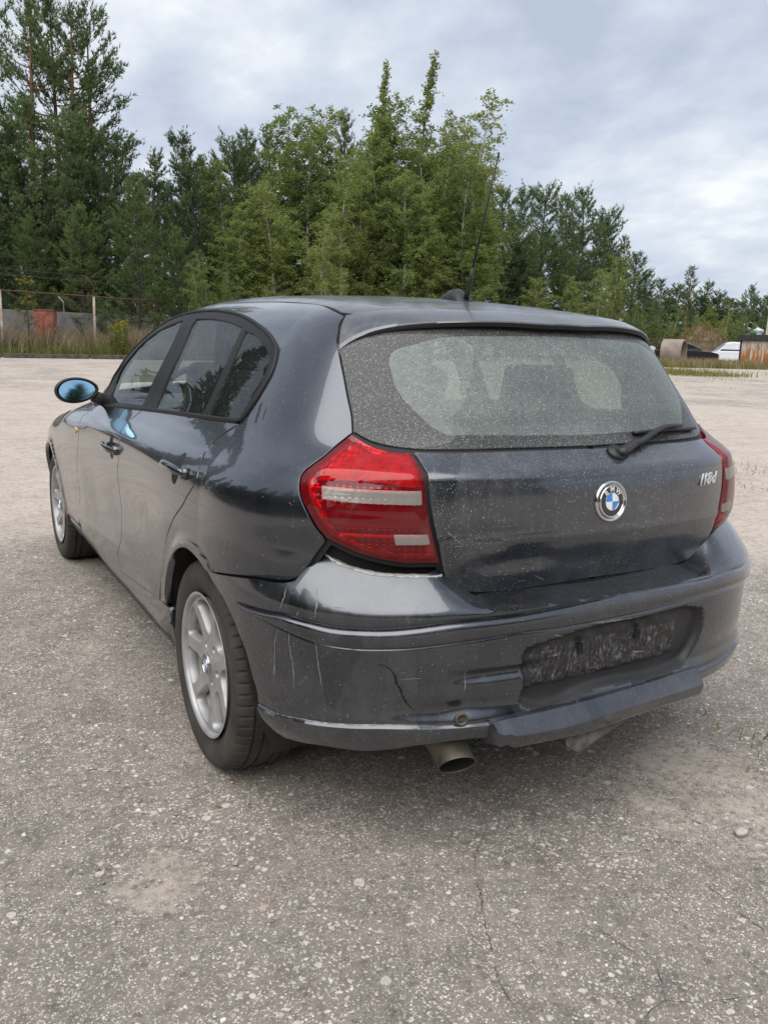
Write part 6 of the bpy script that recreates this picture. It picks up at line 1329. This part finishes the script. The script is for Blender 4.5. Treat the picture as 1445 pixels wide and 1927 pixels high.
# --- antenna -----------------------------------------------------------------
bz=topz(0,-.02)
V=[];n_=20
for i,(t_,w,hh) in enumerate([(-.06,.026,.0),(-.055,.032,.008),(-.03,.032,.03),(0,.030,.042),(.035,.026,.036),(.075,.017,.018),(.10,.006,.002)]):
    for j in range(n_+1):
        a=math.pi*j/n_;V.append((w*math.cos(a),-.02+t_+.02,bz[2]-.004+t_*.06+hh*math.sin(a)**.8))
F=[(i*(n_+1)+j,i*(n_+1)+j+1,(i+1)*(n_+1)+j+1,(i+1)*(n_+1)+j) for i in range(6) for j in range(n_)]+[tuple(range(n_+1))]
AN=link('antenna_base',mesh('antenna_base',V,F),BLKPL,CAR)
b0=np.array([0,-.052,1.405]);t0=np.array([0,-.182,1.804]);dv=t0-b0
mm=MB().tube([b0-dv*.04,b0+dv*.03,b0+dv*.12,b0+dv*.20],[.0095,.008,.006,.004],10)
mm.tube([b0+dv*.19,b0+dv*.97],[.0033,.0026],8);mm.tube([b0+dv*.965,b0+dv],[.0030,.0028],8);mm.build('antenna_mast',BLKPL,AN,True)
# --- door handles, side repeater --------------------------------------------
def handle(k,par):
    q=sg(k);c=q[1];n=surf_n(c);L=np.linalg.norm(q[0]-q[2])
    for sg_,pp in ((1,par[0]),(-1,par[1])):
        Mx=Matrix.Diagonal((sg_,1,1,1))@frame_at(c,n)
        ax=-1 # local x runs along the car
        if sg_>0:
            th=np.linspace(0,2*np.pi,29)[:-1];el=np.stack([0*th+c[0],c[1]+.032*np.cos(th),c[2]+.002+.047*np.sin(th)],1);P_st('handle_cup_shade',el,SEAL,par[0],disp=lambda P,s,z:dd(P,s,z)+.0007,h=.012,gap=.0005,depth=.003,parR=par[1])  # flat black ellipse painting in the shade of the hollow behind the bar
        t_=np.linspace(-1,1,25);x=t_*.104;y=.004*(1-t_**2)-.002*t_;z=.008+.026*(1-np.abs(t_)**3.2);r=.0140*(1-.35*np.abs(t_)**4)
        o=MB().tube(np.stack([x,y,z*.85],1),r,14,squash=.62).build('door_handle',PAINT,pp,True);o.data.transform(Mx)
        o=MB().lathe([(.0,.019),(.012,.018),(.015,.014),(.015,.0001)],axis='z',n=20).build('handle_lock',PAINT,pp,True);o.data.transform(Mx@Matrix.Translation((.092,0,0)))
handle('handle_r',(RDL,RDR));handle('handle_f',(FDL,FDR))
ip=sg('indic')[0];n=surf_n(ip)
for s_ in (1,-1):
    o=MB().lathe([(0,.019),(.004,.018),(.007,.012),(.008,.0001)],axis='z',n=20).build('side_repeater',AMBER,CAR,True);o.data.transform(Matrix.Diagonal((s_,1,1,1))@frame_at(ip,n)@Matrix.Diagonal((1.5,.8,1,1)))
# --- door mirrors ------------------------------------------------------------
for s_ in (1,-1):
    c=np.array([-.905,1.535,1.012]);V=[];n_=32;prof=[(-.004,.955),(0,1.0),(.012,1.03),(.035,1.0),(.06,.88),(.08,.66),(.092,.36),(.096,.02)]
    th=np.linspace(0,2*np.pi,n_,endpoint=False)
    ex=np.cos(th)*.089+.010*np.sin(th)*0;ez=np.sin(th)*.054*(1-.10*np.cos(th))+.006*np.cos(th)*0
    ez=ez+.004*np.cos(th)
    for y,k in prof: V+=[(c[0]+ex[i]*k,c[1]+y,c[2]+ez[i]*k) for i in range(n_)]
    F=[(i*n_+j,i*n_+(j+1)%n_,(i+1)*n_+(j+1)%n_,(i+1)*n_+j) for i in range(len(prof)-1) for j in range(n_)]
    V=np.array(V)*[s_,1,1]
    me=mesh('door_mirror',V,F if s_>0 else [f[::-1] for f in F]);bm=bmesh.new();bm.from_mesh(me);bmesh.ops.recalc_face_normals(bm,faces=bm.faces);bm.to_mesh(me);bm.free()
    MI=link('door_mirror',me,BLKPL,CAR)
    V=[(c[0],c[1]-.004,c[2])]+[(c[0]+ex[i]*.84,c[1]-.0015+ez[i]*.82*.20,c[2]+ez[i]*.82) for i in range(n_)];V=np.array(V)*[s_,1,1];V[:,1]+=0.0
    F=[(0,i+1,(i+1)%n_+1) for i in range(n_)]
    me=mesh('mirror_glass',V,F if s_<0 else [f[::-1] for f in F]);link('mirror_glass',me,MIRR,MI)
    V2=np.vstack([np.array([(c[0]+ex[i]*.955,c[1]-.004,c[2]+ez[i]*.955) for i in range(n_)]),np.array([(c[0]+ex[i]*.84,c[1]+.004+ez[i]*.82*.20,c[2]+ez[i]*.82) for i in range(n_)])])*[s_,1,1]
    link('mirror_rim',mesh('mirror_rim',V2,[(i,(i+1)%n_,n_+(i+1)%n_,n_+i) for i in range(n_)]),SEAL,MI)
    MB().tube(np.array([(-.835,1.56,.985),(-.80,1.575,.972),(-.775,1.585,.962),(-.755,1.59,.955)])*[s_,1,1],[.020,.021,.026,.032],12,squash=1.3).build('mirror_arm',BLKPL,MI,True)
# --- wheels ------------------------------------------------------------------
def tyre_mesh():
    na=360;xs=[];prof=[]
    half=[(.0,.315),(.018,.315),(.020,.308),(.027,.308),(.029,.3148),(.048,.3138),(.050,.3068),(.057,.3065),(.059,.313),(.070,.3115),(.082,.3085),(.092,.303),(.0985,.295),(.102,.284),(.1035,.270),(.1025,.255),(.099,.240),(.094,.228),(.090,.221),(.087,.215),(.080,.212)]
    prof=[(-a,b) for a,b in half[::-1][:-1]]+half
    prof=np.array(prof);th=np.linspace(0,2*np.pi,na,endpoint=False)
    X=prof[:,0][:,None]+0*th;R=prof[:,1][:,None]+0*th
    ax=np.abs(prof[:,0])[:,None]
    sip=((np.arange(na)%6)<1)[None,:]*((ax>.060)&(ax<.098));R=R-.006*sip
    sip2=(((np.arange(na)+3+np.round(ax*140))%5)<1)*((ax>.029)&(ax<.0485));R=R-.004*sip2
    # raised ribs / lettering band on the side wall
    R=R+.0
    X=X+np.sign(X)*.0012*(((np.arange(na)//7)%3)==0)[None,:]*((ax>.099)&(prof[:,1][:,None]<.262)&(prof[:,1][:,None]>.238))
    V=np.stack([X,R*np.cos(th),R*np.sin(th)],-1).reshape(-1,3);m=len(prof);i,j=np.meshgrid(np.arange(m-1),np.arange(na),indexing='ij');i=i.ravel();j=j.ravel();j2=(j+1)%na
    F=np.stack([i*na+j,i*na+j2,(i+1)*na+j2,(i+1)*na+j],1);me=mesh('tyre',V,F[:,::-1])
    bm=bmesh.new();bm.from_mesh(me)
    for e in bm.edges:
        if len(e.link_faces)==2: e.smooth=e.calc_face_angle(0)<.5
    bm.to_mesh(me);bm.free();me.materials.append(RUB);return me
def rim_mesh():
    # outside is -x
    th=np.linspace(0,2*np.pi,113)[:-1];R=.2005
    outer=np.stack([R*np.cos(th),R*np.sin(th)],1);holes=[]
    for k in range(7):
        a=2*np.pi*k/7+.18;q=[]
        pts=[(.190,-.305),(.193,-.16),(.194,0),(.193,.16),(.190,.305),(.180,.345),(.160,.335),(.135,.31),(.108,.26),(.090,.15),(.084,0),(.090,-.15),(.108,-.26),(.135,-.31),(.160,-.335),(.180,-.345)]
        q=np.array([(r*math.cos(a+p),r*math.sin(a+p)) for r,p in pts]);q=crom(np.vstack([q,q[:1]]),.006)[:-1];holes.append(q)
    for k in range(5):
        a=2*np.pi*k/5+.5;tt=np.linspace(0,2*np.pi,13)[:-1];holes.append(np.stack([.06*math.cos(a)+.0125*np.cos(tt),.06*math.sin(a)+.0125*np.sin(tt)],1))
    face=lambda r:-.092+.020*sstep(.2,.05,r)-.010*sstep(.06,.03,r)*0
    def mp(U):
        r=np.hypot(U[:,0],U[:,1]);a=np.arctan2(U[:,1],U[:,0])
        x=np.interp(r,[0,.036,.045,.075,.12,.17,.195,.21],[-.088,-.088,-.080,-.076,-.080,-.088,-.090,-.086]);return np.stack([x,U[:,0],U[:,1]],1)
    V,F,Nn=panel_mesh('wheel_rim',outer,mp,True,.009,0,.030,holes)
    # check the outside looks to -x
    if Nn[:20,0].mean()>0: F=F[:,::-1];Nn=-Nn
    return mesh_n('wheel_spokes',V,F,Nn)
TY=tyre_mesh();RM=rim_mesh();RM.materials.append(ALLOY)
bar=MB().lathe([(-.098,.2135),(-.1005,.2165),(-.1015,.2150),(-.1000,.2080),(-.094,.2035),(-.086,.2015),(-.075,.196),(-.02,.186),(.06,.192),(.09,.205),(.095,.215)],n=72)
BARM=mesh('wheel_barrel',np.concatenate(bar.v),bar.f);BARM.materials.append(ALLOY);BARM.materials.append(ALLOY_D)
BARM.polygons.foreach_set('material_index',[1 if (i//72)>=6 else 0 for i in range(len(BARM.polygons))])
brk=MB().lathe([(-.01,.02),(-.01,.145),(.012,.145),(.012,.02)],n=48);brk.lathe([(-.055,.0001),(-.055,.07),(.0,.072)],n=32);BRM=mesh('brake_disc',np.concatenate(brk.v),brk.f);BRM.materials.append(PIPE)
hubb=MB().lathe([(.03,.0001),(.03,.185)],n=32);HBM=mesh('wheel_back',np.concatenate(hubb.v),hubb.f);HBM.materials.append(DARK)
def wheel(x,y,side,rot,steer=0):
    M4=Matrix.Translation((x,y,.305))@Matrix.Rotation(steer,4,'Z')@Matrix.Rotation(rot,4,'X')@(Matrix.Identity(4) if side<0 else Matrix.Rotation(math.pi,4,'Z'))
    w=bpy.data.objects.new('wheel',None);COL.objects.link(w);w.parent=CAR;w.matrix_local=M4
    for nm,me in (('tyre',TY),('wheel_spokes',RM),('wheel_barrel',BARM),('brake_disc',BRM),('wheel_back',HBM)): link(nm,me,None,w)
    Ml=Matrix(((0,0,-1,-.0885),(-1,0,0,0),(0,1,0,0),(0,0,0,1)))
    if side<0: roundel(w,Ml,.033,False)
    return w
# the loaded tyres: the foot is pressed flat by the axle height (.305 against a free radius of .315)
wheel(-.7485,0,-1,.355);wheel(.7485,0,1,.2);wheel(-.742,2.66,-1,1.3);wheel(.742,2.66,1,.9)
# --- wheel wells, floor, inner lining ---------------------------------------
for s_ in (1,-1):
    for y0,R0 in ((0,.362),(2.66,.366)):
        m_=MB();th=np.radians(np.linspace(-25,205,40));xs=[-.855,-.83,-.52];V=[];
        for x in xs: V+=[(s_*x,y0+R0*math.cos(a),.308+R0*math.sin(a)) for a in th]
        F=[(i*40+j,i*40+j+1,(i+1)*40+j+1,(i+1)*40+j) for i in range(2) for j in range(39)];F.append(tuple(80+j for j in range(40)))
        V=np.array(V);k=np.abs(V[:,0])>.8
        V[k,0]=s_*-(np.array([float(Wside(np.array(min(max(b,-.1),3.0)),np.array(max(c,.2)))) for b,c in V[k][:,1:]])-np.where(np.abs(V[k,0])>.84,.016,.03))
        link('wheel_liner',mesh('wheel_liner',V,F),BLKPL,CAR)
MB().box((0,1.45,.30),(1.1,3.5,.20)).box((0,1.33,.31),(1.5,1.75,.17)).box((0,-.25,.52),(.98,.5,.16)).build('underbody',DARK,CAR)  # broad middle box added to keep light from passing under the car
MB().box((0,1.25,.41),(1.46,1.70,.02)).box((0,.0,.60),(.98,.9,.05)).build('cabin_floor',DARK,CAR)
# inner lining behind the outer skin
s_=np.concatenate([np.linspace(-.98,0,50),np.linspace(.03,2.35,78)]);z_=np.linspace(.26,.955,30);S_,Z_=np.meshgrid(s_,z_);U=np.stack([S_.ravel(),Z_.ravel()],1)
V=st_map(F_body,U[:,0],U[:,1],lambda P,s,z:np.full(len(s),-.030));n_=len(s_)
Fq=np.array([(i*n_+j,i*n_+j+1,(i+1)*n_+j+1,(i+1)*n_+j) for i in range(29) for j in range(n_-1)])
ok=(np.hypot(V[:,1],V[:,2]-.305)>.37)&(np.hypot(V[:,1]-2.66,V[:,2]-.305)>.37);Fq=Fq[ok[Fq].all(1)]
for q in (1,-1): link('inner_lining',mesh('inner_lining',V*[q,1,1],Fq),DARK,CAR)
rl=roof2*.0
V,Fa,Nn=panel_mesh('headliner',roof2*[.97,.97]+[0,.01],lambda U:top_map(U,disp=-.028),False,.08,0,.003,(),False);link('headliner',mesh_n('headliner',V,Fa,Nn),simple('headlining',(.16,.16,.155),.9),CAR)
# rear pillars inside
U2=st2(quarter);
def pil(name,poly):
    V,Fa,Nn=panel_mesh(name,st2(poly),stm(F_body,lambda P,s,z:np.full(len(s),-.025)),flip_st,.04,.006,.003,(),False);both(name,V,Fa,Nn,DARK,CAR)
pq=np.concatenate([ditch[ditch[:,1]<.25],hgap,[sg('lamp',4)[-1]],[sg('qgap')[0]+[0,0,-.04]],dlo[0][dlo[0][:,1]<.25]])
pil('pillar_trim',pq)
# --- cabin -------------------------------------------------------------------
def rbox(name,c,d,R,mat,par,bev=.05):
    m_=MB().box((0,0,0),d);o=m_.build(name,mat,par);me=o.data;bm=bmesh.new();bm.from_mesh(me);bmesh.ops.bevel(bm,geom=bm.edges[:],offset=bev,segments=4,affect='EDGES',profile=.6)
    for f in bm.faces: f.smooth=True
    bm.to_mesh(me);bm.free();me.transform(Matrix.Translation(c)@Matrix(np.array(R).tolist()).to_4x4());return o
def seat(x,y,rear=False):
    S=bpy.data.objects.new('rear_seat' if rear else 'front_seat',None);COL.objects.link(S);S.parent=CAR
    w=.46
    rbox('seat_cushion',(x,y+.22,.56),(w,.50,.16),rotx(.12),CLOTH,S);rbox('seat_backrest',(x,y-.08,.85),(w,.14,.62),rotx(.26),CLOTH,S,.055)
    rbox('headrest',(x,y-.185,1.225),(.26,.10,.19),rotx(.2),CLOTH,S,.045)
    MB().tube([(x-.06,y-.165,1.10),(x-.06,y-.18,1.2)],.007,6).tube([(x+.06,y-.165,1.10),(x+.06,y-.18,1.2)],.007,6).build('headrest_stalk',CHROME,S)
seat(-.36,1.10);seat(.36,1.10)
RB=bpy.data.objects.new('rear_bench',None);COL.objects.link(RB);RB.parent=CAR
rbox('bench_cushion',(0,.42,.60),(1.24,.50,.16),rotx(.1),CLOTH,RB);rbox('bench_backrest',(0,.10,.82),(1.24,.14,.50),rotx(.30),CLOTH,RB)
for x in (-.34,.34):
    rbox('bench_headrest',(x,-.01,1.115),(.27,.09,.15),rotx(.2),CLOTH,RB,.04)
rbox('dashboard',(0,1.82,.84),(1.42,.38,.26),rotx(0),BLKPL,CAR,.08)
th=np.linspace(0,2*np.pi,41);sw=np.stack([-.36+.185*np.cos(th),1.55+.06*np.sin(th),.93+.175*np.sin(th)],1)
MB().tube(sw,.016,10).tube([(-.54,1.55,.93),(-.36,1.57,.92),(-.18,1.55,.93)],.02,8).tube([(-.36,1.57,.92),(-.36,1.72,.85)],.04,10).build('steering_wheel',BLKPL,CAR,True)
rbox('inner_mirror',(0,1.30,1.27),(.22,.03,.07),rotx(0),BLKPL,CAR,.012)
MB().box((0,-.30,.93),(1.0,.45,.02)).build('parcel_shelf',DARK,CAR)
